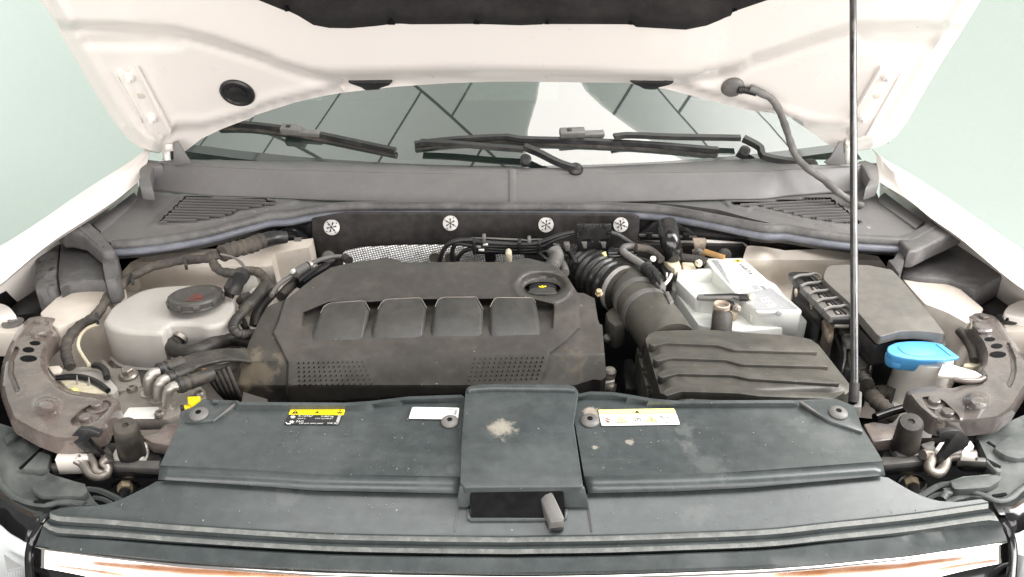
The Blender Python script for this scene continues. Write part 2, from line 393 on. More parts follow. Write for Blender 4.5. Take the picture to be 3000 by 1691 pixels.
# ================================================================== SETTING
def sheet(name, pts, m, kind='structure'):
    bm = NB(); face(bm, [bm.verts.new(p) for p in pts]); o = O(name, bm, m); o['kind'] = kind; return o
M['mint'] = mat('mint_wall', (.58, .655, .622), .9, grain=.012)
M['floor'] = mat('workshop_floor', (.30, .30, .29), .6, dust=((.4, .38, .35), .4, 2))
def curved_wall():            # seamless studio backdrop: wall rolling into the floor all round
    prof = [(.01, 0.0), (2.5, 0.0), (3.8, 0.0), (4.6, .12), (5.3, .45), (5.8, 1.0), (6.1, 1.8), (6.2, 2.8), (6.2, 5.5)]
    bm = NB(); n = 36
    vs = [[bm.verts.new((r * math.sin(R(-75 + 150 * i / n)), -.6 + r * math.cos(R(-75 + 150 * i / n)), z)) for r, z in prof] for i in range(n + 1)]
    for a, b in zip(vs, vs[1:]):
        for j in range(len(prof) - 1): face(bm, (a[j], b[j], b[j + 1], a[j + 1]))
    o = O('backdrop', bm, 'mint', smooth=80); o['kind'] = 'structure'
curved_wall()
sheet('floor', [(-6, -5, -.01), (6, -5, -.01), (6, 6, -.01), (-6, 6, -.01)], 'floor')
# ceiling over the windscreen, seen mirrored in the glass
def ceiling_mat():
    m = bpy.data.materials.new('ceiling_panels'); m.use_nodes = True; N = m.node_tree.nodes; L = m.node_tree.links
    p = N["Principled BSDF"]; g = N.new("ShaderNodeNewGeometry"); mp = N.new("ShaderNodeMapping"); mp.inputs["Rotation"].default_value = (0, 0, R(38))
    L.new(g.outputs["Position"], mp.inputs[0]); b = N.new("ShaderNodeTexBrick"); L.new(mp.outputs[0], b.inputs[0])
    b.inputs["Color1"].default_value = (.80, .84, .81, 1); b.inputs["Color2"].default_value = (.88, .89, .87, 1); b.inputs["Mortar"].default_value = (.10, .10, .10, 1)
    b.inputs["Scale"].default_value = 1; b.inputs["Mortar Size"].default_value = .009; b.inputs["Brick Width"].default_value = .62; b.inputs["Row Height"].default_value = .62
    L.new(b.outputs[0], p.inputs["Base Color"]); return m
M['ceil'] = ceiling_mat()
def emis(name, col, s):
    m = bpy.data.materials.new(name); m.use_nodes = True; p = m.node_tree.nodes["Principled BSDF"]
    p.inputs["Base Color"].default_value = (*col, 1); p.inputs["Emission Color"].default_value = (*col, 1); p.inputs["Emission Strength"].default_value = s; return m
M['sky'] = emis('skylight_glow', (1, .96, .92), 2.2)
sheet('ceiling', [(-4.5, .9, 3.9), (-4.5, 4.2, 3.9), (4.5, 4.2, 3.9), (4.5, .9, 3.9)], 'ceil')
sheet('skylight', [(.08, 1.45, 3.88), (.12, 1.83, 3.88), (.19, 2.0, 3.88), (.24, 2.2, 3.88), (.24, 3.0, 3.88), (.46, 3.0, 3.88), (.49, 2.2, 3.88), (.57, 2.09, 3.88), (.69, 2.02, 3.88), (.88, 1.94, 3.88), (1.1, 1.87, 3.88), (1.64, 1.76, 3.88), (2.3, 1.64, 3.88), (2.3, 1.45, 3.88)], 'sky')
M['beam'] = mat('orange_beam', (.85, .30, .07), .4, grain=.03)
for nm, c, s_, rz in (('ceiling_beam', (3.1, 2.2, 3.75), (.16, 4.2, .2), -.35), ('ceiling_beam', (-3.3, 2.0, 3.75), (.2, 3.2, .2), .3), ('ceiling_beam', (-2.6, -3.6, 2.30), (2.6, .2, .26), .22), ('ceiling_beam', (3.2, -3.6, 2.25), (2.6, .2, .26), -.2), ('ceiling_beam', (-3.4, -3.4, 1.65), (1.3, .2, .16), .5), ('ceiling_beam', (4.1, -3.4, 1.6), (1.3, .2, .16), -.5)):
    X = V((math.cos(rz), math.sin(rz), 0)); o = boxo(nm, c, s_, 'beam', None, (X, V((-X.y, X.x, 0)), V((0, 0, 1)))); o['kind'] = 'structure'
# ================================================================== CAR BODY
car = thing('white_car', 'white car with its bonnet propped open, seen from the front into the engine bay', 'car')
def fender(side):
    f = (lambda p: p) if side < 0 else (lambda p: p)
    if side < 0:
        out = T(0, 400, -500, 1290, -200, 1130, 0, 1035, 200, 915, 480, 728, 720, 560, 970, 398, 1240, 228, 1390, 105)
        mid = T(0, 400, -500, 1360, -200, 1210, 0, 1110, 210, 980, 500, 790, 745, 620, 1000, 450, 1255, 290, 1420, 130)
        inn = T(0, 400, -500, 1640, -200, 1480, 0, 1395, 130, 1290, 380, 1080, 570, 940, 830, 775, 1100, 595, 1300, 435)
        rear = None
    else:
        out = T(2200, 400, 3100, 1400, 2800, 1210, 2576, 1075, 2300, 890, 2000, 680, 1700, 480, 1480, 340, 1260, 215, 1130, 105)
        mid = T(2200, 400, 3100, 1450, 2800, 1275, 2576, 1150, 2290, 960, 1980, 745, 1690, 550, 1460, 400, 1330, 320, 1180, 150)
        inn = T(2200, 400, 3100, 1760, 2800, 1560, 2576, 1445, 2390, 1310, 2150, 1110, 1950, 945, 1700, 770, 1500, 610, 1215, 430)
    s = side
    zo = [1.015, 1.03, 1.04, 1.045, 1.05, 1.055, 1.06, 1.065, 1.07]
    A = [at(p[0], p[1], z) for p, z in zip(out, zo)]
    Mi = [at(p[0], p[1], z - .004) for p, z in zip(mid, zo)]
    I = [at(p[0], p[1], z - .034) for p, z in zip(inn, zo)]; Mi2 = [m_.lerp(i_, .28) + V((0, 0, -.006)) for m_, i_ in zip(cat(Mi, 40), cat(I, 40))]
    D = [p + V((s * .012, 0, -.012)) for p in I]
    B1 = [p + V((s * .03, .0, -.035)) for p in A]; B2 = [p + V((s * .05, 0, -.16)) for p in A]; B3 = [p + V((s * .05, 0, -.5)) for p in A]
    o = loft('fender', [B3, B2, B1, A, Mi, Mi2, I, D], 40, 'paint', car, smooth=50)
    return o
fender(-1); fender(1)
# dark tub under everything
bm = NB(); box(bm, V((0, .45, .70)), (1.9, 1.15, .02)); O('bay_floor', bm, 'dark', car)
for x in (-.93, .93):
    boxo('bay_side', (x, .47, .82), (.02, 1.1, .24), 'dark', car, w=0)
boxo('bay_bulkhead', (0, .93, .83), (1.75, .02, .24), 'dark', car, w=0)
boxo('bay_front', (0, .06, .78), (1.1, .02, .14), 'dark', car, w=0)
# inner wings (white painted pressings)
WP = PZ(.725, .2)
lw = T(0, 400, 600, 1445, 760, 1330, 1000, 1340, 1130, 1300, 1230, 1190, 1330, 1140, 1650, 1070, 2060, 1060) + T(700, 400, 700, 960, 690, 1010, 660, 1045, 340, 1105, 305, 1160, 370, 1425) + T(0, 800, 2330, 300, 2300, 900, 1300, 1200, 700, 1100, 560, 900, 530, 640, 240, 480, 0, 560, -60, 430, 160, 405, 370, 370, 480, 240, 640, 100)
def lh(x, y):
    return .012 * math.sin(x * .012) * sm(720, 820, y) + .07 * sm(870, 760, y)
LT = T(0, 800, 660, 95, 1180, 95, 1000, 330, 860, 400, 520, 520, 370, 380, 520, 240)
slab('rail_top', rnd(LT, 8), PZ(.945), .10, 'paint_in', car, .006)
relief('inner_wing', lw, WP, lh, 16, 'paint_in', car, .12)
rw = T(2200, 400, 0, 1030, 130, 1040, 320, 1075, 600, 1065, 860, 1060, 1020, 1100, 1200, 1130, 1300, 1260, 1420, 1310, 1870, 1350, 2000, 1400) + T(2200, 800, 2200, 340, 2340, 380, 2576, 460, 2700, 560, 2400, 540, 2100, 560, 2050, 480, 1960, 520, 2000, 860, 1900, 1000, 900, 900, -250, 500) + T(1450, 400, 2250, 1300, 2340, 1150, 2375, 1035)
RT = T(2200, 800, 1380, 0, 1530, 60, 1880, 70, 2200, 340, 2050, 480, 1850, 370, 1640, 290)
def rh(x, y): return .010 * math.sin(x * .013) * sm(720, 820, y) + .07 * sm(850, 750, y) + .012 * sm(60, 0, abs(x - (2243 - (y - 730) * .12)))
slab('rail_top', rnd(RT, 8), PZ(.945), .10, 'paint_in', car, .006)
relief('inner_wing', rw, WP, rh, 16, 'paint_in', car, .12)
for px in (T(0, 400, 1677, 1278), T(1450, 400, 2407, 1172)):
    disc('hole', hit(*px[0], up(WP, .004 if px[0][0] < 1500 else .012)), WP[0], [(.0045, 0), (.0045, .002)], 'dark', car, 14)
# outer ends of the front rail with their white caps
slab('rail_end', T(0, 800, -120, 560, -120, 330, 0, 295, 60, 310, 110, 345, 150, 400, 230, 480, 160, 560), PZ(.925), .05, 'paint_in', car, .004)
slab('wheel_arch_dome', rnd(T(0, 800, -150, 270, 20, 285, 95, 320, 155, 400, 120, 410, -150, 420), 14), PZ(.94), .05, 'paint', car, .008)
slab('rail_end', T(2200, 800, 2400, 540, 2370, 430, 2390, 380, 2500, 420, 2800, 470, 2800, 540), PZ(.925), .05, 'paint_in', car, .004)
slab('wheel_arch_dome', rnd(T(2200, 800, 2375, 380, 2420, 310, 2520, 260, 2700, 220, 2800, 480, 2500, 410), 14), PZ(.94), .05, 'paint', car, .008)
bolt(car, *T(0, 800, 122, 470)[0], PZ(.927), .008, 'grey', 2.2)
bolt(car, *T(2200, 800, 2415, 440)[0], PZ(.927), .008, 'black', 2.2)
# dark wheel-arch liners between fender and rail
slab('arch_liner', T(0, 400, -300, 1560, 0, 1395, 130, 1290, 330, 1110, 330, 1445, 640, 1385, 600, 1445) + T(0, 800, 640, 100, 360, 370, 160, 400, 60, 310, -300, 290), PZ(.905), .06, 'black', car, .002)
slab('arch_liner', T(2200, 400, 1960, 950, 2170, 1110, 2390, 1300, 2480, 1370, 3000, 1500) + T(2200, 800, 2700, 210, 2450, 280, 2360, 400, 2200, 345, 1880, 70) + T(2200, 400, 1700, 1340), PZ(.905), .06, 'black', car, .002)
# windscreen
def ws(u, s):
    x = .86 * u; y = .955 + .16 * u * u + s; z = 1.036 + .018 * u * u + .55 * s - .12 * s * u * u
    return V((x, y, z))
def glass_mat():
    m = bpy.data.materials.new('windscreen_glass'); m.use_nodes = True; N = m.node_tree.nodes; L = m.node_tree.links; p = N["Principled BSDF"]
    p.inputs["Base Color"].default_value = (.016, .022, .020, 1); p.inputs["Roughness"].default_value = .015; p.inputs["IOR"].default_value = 3.2
    p.inputs["Coat Weight"].default_value = .5; p.inputs["Coat Roughness"].default_value = .01
    t = N.new("ShaderNodeBsdfTransparent"); t.inputs[0].default_value = (.62, .80, .72, 1); x = N.new("ShaderNodeMixShader"); x.inputs[0].default_value = .30
    L.new(p.outputs[0], x.inputs[1]); L.new(t.outputs[0], x.inputs[2]); L.new(x.outputs[0], N["Material Output"].inputs[0]); return m
M['glass'] = glass_mat()
loft('windscreen', [[ws(-1 + 2 * i / 40, s) for i in range(41)] for s in (0, .1, .2, .3, .4, .5, .6, .7)], 41, 'glass', car)
M['frit'] = mat('windscreen_black_edge', (.012, .013, .014), .05, ior=1.8)
loft('windscreen_edge', [[ws(-1 + 2 * i / 40, s) + V((0, -.001, .0015)) for i in range(41)] for s in (0, .022)], 41, 'frit', car)
# cabin behind the glass
M['dash'] = mat('dashboard', (.035, .037, .036), .7); M['cabin'] = mat('cabin_trim', (.30, .34, .31), .8)
loft('dashboard', [[V((-.8, 1.10, 1.02)), V((.8, 1.10, 1.02))], [V((-.8, 1.42, 1.07)), V((.8, 1.42, 1.07))], [V((-.8, 1.5, .8)), V((.8, 1.5, .8))]], 8, 'dash', car, sharp=True)
boxo('cabin_rear', (0, 2.35, 1.15), (1.5, .06, 1.0), 'cabin', car)
for x in (-.38, .38):
    boxo('seat', (x, 1.95, 1.02), (.46, .14, .52), 'dash', car, w=.05); boxo('headrest', (x, 1.97, 1.36), (.24, .1, .16), 'dash', car, w=.04)
# ================================================================== BONNET
bon = thing('car_bonnet', 'open white bonnet held up over the engine bay, its inner face with dark felt lining', 'bonnet')
BP = (V((0, -1.8, -1)).normalized(), 0.0); BP = (BP[0], BP[0].dot(V((0, 1.0, 1.08))))
left = T(0, 0, 385, -90, 400, 0, 485, 110, 600, 325, 740, 560, 880, 800, 1000, 990, 1120, 1180, 1235, 1310, 1330, 1385, 1420, 1420, 1520, 1440)
bot = T(0, 0, 1640, 1425, 1745, 1430, 1900, 1310, 2100, 1215, 2400, 1100) + T(700, 0, 0, 1140, 300, 1040, 520, 970, 780, 910, 1000, 872, 1200, 850, 1500, 817, 2000, 785, 2400, 772) + T(1450, 0, 300, 772, 800, 778, 1250, 785, 1600, 838, 1940, 925, 2380, 1040) + T(2200, 0, 330, 1085, 480, 1185, 600, 1270, 740, 1370, 800, 1400)
right = T(2200, 0, 900, 1425, 1010, 1420, 1150, 1388, 1260, 1345, 1350, 1270, 1450, 1140, 1560, 945, 1700, 705, 1830, 490, 1950, 310, 2060, 130, 2140, 0, 2190, -90)
outl = left + bot + right
lowc = T(0, 0, 560, 300, 780, 270, 1100, 285, 1500, 318, 1700, 345, 2000, 430, 2300, 520, 2576, 610) + T(700, 0, 200, 580, 450, 665, 700, 742, 850, 775, 1100, 780, 1500, 774, 2000, 765) + T(1450, 0, 0, 764, 800, 772, 1500, 782, 1750, 780, 2000, 750, 2300, 700) + T(2200, 0, 0, 615, 300, 520, 600, 420, 930, 322, 1200, 295, 1700, 282, 1900, 300)
upc = T(0, 0, 560, 180, 850, 200, 1300, 210, 1600, 230, 2000, 320, 2300, 420, 2576, 510) + T(700, 0, 200, 500, 450, 575, 650, 630, 850, 655, 1300, 640, 2000, 615) + T(1450, 0, 0, 620, 800, 640, 1500, 680, 1850, 680, 2100, 620, 2400, 540) + T(2200, 0, 0, 510, 300, 420, 600, 310, 930, 215, 1400, 190, 1900, 200)
edge = left + [(300, 2000), (2700, 2000)] + right
lip = T(0, 0, 1560, 1300, 1640, 1180, 1900, 1182, 2100, 1130, 2400, 1035) + T(700, 0, 0, 1062, 300, 960, 600, 890, 800, 835, 1000, 790) 
lipr = T(1450, 0, 1600, 775, 1760, 790, 2000, 860, 2300, 945) + T(2200, 0, 0, 985, 250, 1060, 500, 1150, 640, 1180, 900, 1190)
pocket_l = T(0, 0, 790, 375, 1500, 355, 1700, 420, 1500, 440, 790, 420)
pocket_r = T(2200, 0, 1010, 370, 1720, 350, 1740, 420, 1640, 470, 1010, 430)
def bh(x, y):
    a, b = interp(upc, x), interp(lowc, x)
    h = .030 * sm(b, a, y)                                       # raised cross member
    h -= .004 * sm(14, 0, abs(y - b - 6))
    if x < 560 or x > 2480: h -= .010 * sm(-20, 18, sdist(pocket_l if x < 1500 else pocket_r, x, y))
    e = min(ldist(left, x, y), ldist(right, x, y))
    h += -.012 * sm(26, 8, e) + .004 * sm(12, 4, abs(e - 34))     # hem along the side edges
    l = lip if x < 1500 else lipr
    if lip[0][0] - 20 < x < lip[-1][0] or lipr[0][0] < x < lipr[-1][0] + 10:
        h += -.014 * sm(-3, 10, y - interp(l, x)) + .003 * sm(18, 0, abs(y - interp(l, x) + 14))
    return h
inner = relief('inner_panel', outl, BP, bh, 13, 'paint', bon, .004, smooth=60)
# outer skin a little behind and wider
sk = [(p[0] - 7, p[1] + 3) for p in left] + [(p[0], p[1] - 8) for p in bot] + [(p[0] + 8, p[1] + 2) for p in right]
slab('outer_skin', sk, up(BP, -.028), .006, 'paint', bon, .003)
# front half of the bonnet, above the frame but mirrored in the covers below
fo = [(125 - 100, -88), (-180, -600), (-320, -1150), (-240, -1290), (300, -1370), (1500, -1400), (2700, -1370), (3240, -1290), (3330, -1150), (3190, -600), (2990, -88)]
relief('inner_panel', fo, BP, lambda x, y: .030 - .012 * sm(60, 20, sdist(fo, x, y)), 60, 'paint', bon, .004, smooth=60)
slab('outer_skin', [(p[0] + (8 if p[0] > 1500 else -8), p[1] - 8) for p in fo[1:-1]] + [(3000, -60), (0, -60)], up(BP, -.028), .006, 'paint', bon, .003)
fl_ = [(640, -200), (430, -480), (330, -900), (520, -1080), (1500, -1130), (2480, -1080), (2700, -900), (2620, -480), (2420, -200)]
# felt lining
pad = T(700, 0, -300, -230, 180, 0, 420, 98) + T(700, 0, 452, 58, 470, 108, 560, 150, 700, 236, 850, 265, 1050, 268, 1300, 246, 1410, 233) + T(700, 0, 1435, 184, 1472, 232, 1900, 229, 2212, 226) + T(700, 0, 2236, 180, 2268, 228, 2576, 238) + T(1450, 0, 250, 240, 440, 232, 466, 224, 490, 184, 512, 228, 900, 229, 1262, 231, 1280, 196, 1298, 232, 1335, 256, 1800, 282, 2000, 242, 2225, 150, 2246, 112, 2262, 84, 2288, 98, 2576, 0, 3100, -220)
def ph(x, y): return .004 * math.sin(x * .02) + .012 * sm(0, 22, sdist(pad, x, y)) + .003 * noise.noise(V((x * .01, y * .02, 0)))
relief('felt_lining', fl_, up(BP, .034), lambda x, y: .012 * sm(0, 40, sdist(fl_, x, y)) + .004 * math.sin(x * .009) * math.sin(y * .009), 50, 'lining', bon, .008, smooth=60)
lining = relief('felt_lining', pad, up(BP, .034), ph, 12, 'lining', bon, .008, smooth=60)
for q in (T(700, 0, 452, 58, 470, 108, 440, 112, 425, 98), T(700, 0, 1435, 184, 1472, 236, 1405, 236), T(700, 0, 2236, 180, 2268, 232, 2212, 230), T(1450, 0, 490, 184, 512, 232, 466, 230), T(1450, 0, 1280, 196, 1298, 236, 1260, 234), T(1450, 0, 2262, 84, 2288, 102, 2246, 116)):
    slab('lining_slot', q, up(BP, .036), .004, 'dark', lining, 0)
# holes, plug, buffers, hinge plates
for p in (T(0, 0, 855, 161), T(2200, 0, 1687, 161)):
    disc('hole', hit(*p[0], up(BP, .0255)), BP[0], [(.0075, 0), (.0075, .002)], 'dark', bon, 16)
p = hit(*T(0, 0, 2240, 872)[0], BP)
plug = disc('rubber_plug', p, BP[0], [(.034, 0), (.034, .004), (.031, .007), (.027, .007), (.025, .003), (.018, .002), (.018, .004), (.010, .005), (.010, .0035)], 'black', bon, 32)
for q in (T(700, 0, 1022, 785, 1075, 805, 1150, 830, 1180, 850, 1200, 860, 1320, 852, 1340, 836, 1420, 810, 1450, 780), T(1450, 0, 1270, 778, 1310, 800, 1380, 830, 1400, 845, 1480, 853, 1525, 850, 1550, 832, 1640, 810, 1695, 785)):
    slab('bump_stop', q, up(BP, .010), .024, 'black', bon, .003)
def hinge(side):
    if side < 0:
        px = T(0, 0, 1060, 690, 1075, 672, 1160, 655, 1180, 680, 1210, 690, 1225, 655, 1290, 655, 1360, 800, 1605, 1245, 1600, 1290, 1480, 1250, 1540, 1300, 1500, 1345, 1420, 1290, 1330, 1150)
        fl = T(0, 0, 1280, 650, 1295, 650, 1612, 1235, 1600, 1285); b1, b2, sq = T(0, 0, 1222, 720), T(0, 0, 1435, 1105), T(0, 0, 1285, 885, 1340, 880, 1368, 905, 1365, 930, 1310, 932)
        fl2 = T(0, 0, 1065, 680, 1080, 676, 1350, 1165, 1335, 1165)
    else:
        px = T(2200, 0, 1235, 650, 1330, 660, 1350, 645, 1410, 655, 1435, 690, 1430, 730, 1200, 1130, 1090, 1290, 1000, 1310, 960, 1240, 1000, 1050)
        fl = T(2200, 0, 1240, 648, 1225, 645, 940, 1130, 955, 1140); b1, b2, sq = T(2200, 0, 1285, 715), T(2200, 0, 1060, 1100), T(2200, 0, 1145, 905, 1175, 885, 1230, 888, 1215, 930, 1165, 935)
        fl2 = T(2200, 0, 1420, 690, 1437, 725, 1095, 1290, 1080, 1285)
    h = slab('hinge', px, up(BP, .004), .006, 'paint', bon, .002)
    slab('flange', fl, up(BP, .011), .01, 'paint', h, .0015); slab('flange', fl2, up(BP, .008), .007, 'paint', h, .0015)
    slab('slot', sq, up(BP, .0048), .001, 'paint_in', h, .0004)
    for b in (b1, b2):
        c = hit(*b[0], up(BP, .004)); bm = NB(); lathe(bm, c, BP[0], [(.012, 0), (.012, .003), (.0092, .004), (.0092, .009), (.005, .010), (.005, .016), (.0035, .017)], 10); O('bolt', bm, 'paint', h, 25)
hinge(-1); hinge(1)
# ================================================================== HINGE ARMS
def hinge_arm(pts, z, lab):
    t = thing('hinge_arm', lab, 'hinge', 'bonnet hinge arms'); hose('arm', z3(pts, *z), .0098, 'paint', t, n=20, seg=12, flat=.6); return t
t = hinge_arm(T(0, 400, 1555, 10, 1560, 60, 1570, 150, 1578, 275), (1.10, 1.02), 'white bonnet hinge arm rising out of the scuttle at the reservoir side')
slab('bracket', T(0, 400, 1560, 75, 1625, 75, 1625, 130, 1560, 125), PY(1.0), .004, 'paint', t)
t = hinge_arm(T(2200, 400, 925, 40, 915, 120, 905, 200, 910, 280), (1.10, 1.02), 'white bonnet hinge arm half hidden behind the prop rod')
slab('bracket', T(2200, 400, 890, 100, 930, 75, 930, 140, 895, 130), PY(1.0), .004, 'paint', t)
# ================================================================== PROP ROD
rod = thing('bonnet_prop_rod', 'straight polished bonnet prop rod standing in front of the fuse box', 'prop rod')
foot = at(*T(2200, 800, 978, 1200)[0], .955); top = hit(*T(2200, 0, 962, -200)[0], up(BP, .03))
bm = NB(); tube(bm, [foot + (top - foot) * .03, top], .0056, 4, 16, smooth=False); O('rod', bm, 'rod', rod)
bm = NB(); tube(bm, [foot + V((-.001, 0, -.004)), foot + (top - foot) * .035], .0070, 4, 14, smooth=False); O('rubber_foot', bm, 'black', rod)
slab('rod_holder', T(2200, 800, 1010, 1100, 1050, 1120, 1045, 1265, 985, 1265, 940, 1250, 1000, 1230), PZ(.955), .03, 'grey', rod, .002)
# ================================================================== SCUTTLE PANEL
scut = thing('windscreen_scuttle', 'grey plastic scuttle panel with two slatted air inlets under the windscreen', 'scuttle panel')
cA = T(0, 400, 1560, 262, 1650, 225, 1800, 232, 2150, 238, 2576, 250) + T(700, 400, 700, 246, 1280, 268, 2100, 298, 2540, 304) + T(1450, 400, 200, 310, 820, 300, 1600, 255, 2300, 205, 2576, 215) + T(2200, 400, 300, 260, 600, 285, 880, 275)
cB = T(0, 400, 1312, 262, 1500, 270, 2000, 290, 2576, 315) + T(700, 400, 700, 325, 1500, 345, 2540, 356) + T(1450, 400, 200, 351, 1300, 346, 2576, 328) + T(2200, 400, 400, 312, 900, 292, 1060, 285, 1190, 258)
cC = T(0, 400, 1318, 468, 1430, 480, 1850, 528, 2250, 548) + T(700, 400, 0, 545, 600, 572, 1000, 590, 2000, 612, 2540, 626) + T(1450, 400, 200, 626, 900, 606, 2100, 577, 2576, 568) + T(2200, 400, 300, 545, 930, 500, 1080, 480)
nS = 60
A3 = [at(p[0], p[1], 1.048) for p in cA]; B3 = [at(p[0], p[1], 1.045) for p in cB]; C3 = [at(p[0], p[1], 1.004) for p in cC]
def shift(c, v): return [p + V(v) for p in c]
loft('upper_edge', [shift(A3, (0, .02, -.004)), shift(A3, (0, .004, 0)), [a.lerp(b, .5) + V((0, 0, .004)) for a, b in zip(cat(A3, nS), cat(B3, nS))], shift(B3, (0, .002, .0005)), shift(B3, (0, .0015, -.004))], nS, 'cowl', scut, .001, smooth=60)
Bf = shift(B3, (0, 0, -.001))
loft('face', [shift(B3, (0, .004, -.004)), Bf, [b.lerp(c, .06) + V((0, -.002, -.0005)) for b, c in zip(cat(Bf, nS), cat(C3, nS))], [b.lerp(c, .9) for b, c in zip(cat(Bf, nS), cat(C3, nS))], C3, shift(C3, (0, -.004, -.003))], nS, 'cowl', scut, .0015, smooth=30)
_cp = P3(at(*T(1450, 400, 150, 351)[0], 1.044), at(*T(1450, 400, 300, 351)[0], 1.044), at(*T(1450, 400, 165, 622)[0], 1.003))
slab('centre_clip', T(1450, 400, 135, 300, 205, 310, 208, 630, 135, 626), _cp, .006, 'cowl', scut, .0015, d=.007)
# side shelves with the air inlets
SP = PZ(.985, .012)
shl = T(0, 400, 870, 830, 940, 905, 1000, 985, 1100, 1020, 1450, 985, 1900, 905, 2300, 800, 2576, 735) + T(700, 400, 300, 760, 600, 690, 870, 640, 1200, 612, 1900, 618, 1000, 585, 600, 568, 0, 540) + T(0, 400, 1850, 524, 1430, 474, 1310, 465, 1290, 560)
grl = T(0, 400, 1368, 870, 1520, 720, 1690, 560, 1730, 528, 1800, 525, 2576, 553) + T(700, 400, 300, 570, 540, 580, 596, 592, 590, 606, 520, 650, 300, 700, 0, 748) + T(0, 400, 2200, 790, 1850, 850, 1600, 868)
shr = T(2200, 400, 1640, 800, 1560, 880, 1500, 985, 1400, 1010, 900, 960, 500, 890, 0, 775) + T(1450, 400, 2100, 690, 1700, 640, 1200, 612, 500, 622, 900, 602, 2100, 574, 2576, 565) + T(2200, 400, 300, 542, 930, 497, 1080, 477, 1180, 520, 1210, 590)
grr = T(2200, 400, 1175, 872, 1010, 872, 800, 862, 500, 815, 0, 690) + T(1450, 400, 2400, 720, 2200, 680, 2160, 640, 2125, 590, 2180, 578, 2576, 572) + T(2200, 400, 300, 556, 640, 535, 760, 535, 850, 600, 1010, 730)
def gl(poly): 
    q = rnd(poly, 8, 2)
    return lambda x, y: .004 * sm(0, 9, sdist(q, x, y)) - .024 * sm(14, 20, sdist(q, x, y))
shelfl = relief('shelf', shl, SP, gl(grl), 7, 'cowl', scut, .02, smooth=40)
shelfr = relief('shelf', shr, SP, gl(grr), 7, 'cowl', scut, .02, smooth=40)
def grille(poly, ls, le, rs, re, n, shelf):
    # slats run from the line ls-le (near side edge) to rs-re
    p_in = poly
    for i in range(n):
        t = i / (n - 1)
        a = (ls[0] + (le[0] - ls[0]) * t, ls[1] + (le[1] - ls[1]) * t); b = (rs[0] + (re[0] - rs[0]) * t, rs[1] + (re[1] - rs[1]) * t)
        seg = [(a[0] + (b[0] - a[0]) * k / 60, a[1] + (b[1] - a[1]) * k / 60) for k in range(61)]
        seg = [q for q in seg if sdist(p_in, *q) > 17]
        if len(seg) < 2: continue
        A_, B_ = hit(*seg[0], up(SP, .0035)), hit(*seg[-1], up(SP, .0035)); d = B_ - A_
        x = d.normalized(); z = SP[0]; y = z.cross(x)
        bm = NB(); box(bm, (A_ + B_) / 2, (d.length, .0027, .0045), (x, y, z)); O('slat', bm, 'cowl', shelf)
    bm = NB()
    for i in range(n - 1):
        t = (i + .5) / (n - 1)
        a = (ls[0] + (le[0] - ls[0]) * t, ls[1] + (le[1] - ls[1]) * t); b = (rs[0] + (re[0] - rs[0]) * t, rs[1] + (re[1] - rs[1]) * t)
        L_ = math.hypot(b[0] - a[0], b[1] - a[1]); m = int(L_ / 9.5)
        for k in range(m):
            q = (a[0] + (b[0] - a[0]) * k / m, a[1] + (b[1] - a[1]) * k / m)
            if sdist(p_in, *q) > 18: box(bm, hit(*q, up(SP, -.001)), (.0022, .010, .004))
    O('grille_web', bm, 'cowl', shelf, kind='stuff')
grille(grl, T(0, 400, 1770, 556)[0], T(0, 400, 1400, 862)[0], T(700, 400, 600, 592)[0], T(700, 400, 300, 880)[0], 13, shelfl)
grille(grr, T(1450, 400, 2150, 600)[0], T(1450, 400, 2400, 905)[0], T(2200, 400, 760, 548)[0], T(2200, 400, 1130, 868)[0], 13, shelfr)
slab('side_rib', T(0, 400, 865, 825, 1265, 518, 1302, 570, 1240, 640, 950, 895), PZ(1.0), .03, 'cowl', scut, .003)
slab('side_rib', T(2200, 400, 1212, 560, 1260, 520, 1640, 805, 1560, 862, 1200, 610), PZ(1.0), .03, 'cowl', scut, .003)
slab('end_block', T(0, 400, 1312, 262, 1330, 235, 1400, 215, 1500, 225, 1535, 270, 1440, 275, 1420, 380, 1440, 480, 1318, 470), PZ(1.05), .03, 'cowl', scut, .004)
slab('end_block', T(2200, 400, 1060, 285, 1010, 230, 1080, 220, 1175, 258, 1200, 275, 1215, 390, 1195, 440, 1080, 480, 1120, 400), PZ(1.05), .03, 'cowl', scut, .004)
slab('pillar_fin', T(0, 400, 1630, 55, 1675, 42, 1760, 180, 1805, 250, 1640, 280), PY(.985), .004, 'cowl', scut, .001)
slab('pillar_fin', T(2200, 400, 835, 50, 868, 52, 888, 285, 730, 275, 690, 245, 750, 200), PY(.985), .004, 'cowl', scut, .001)
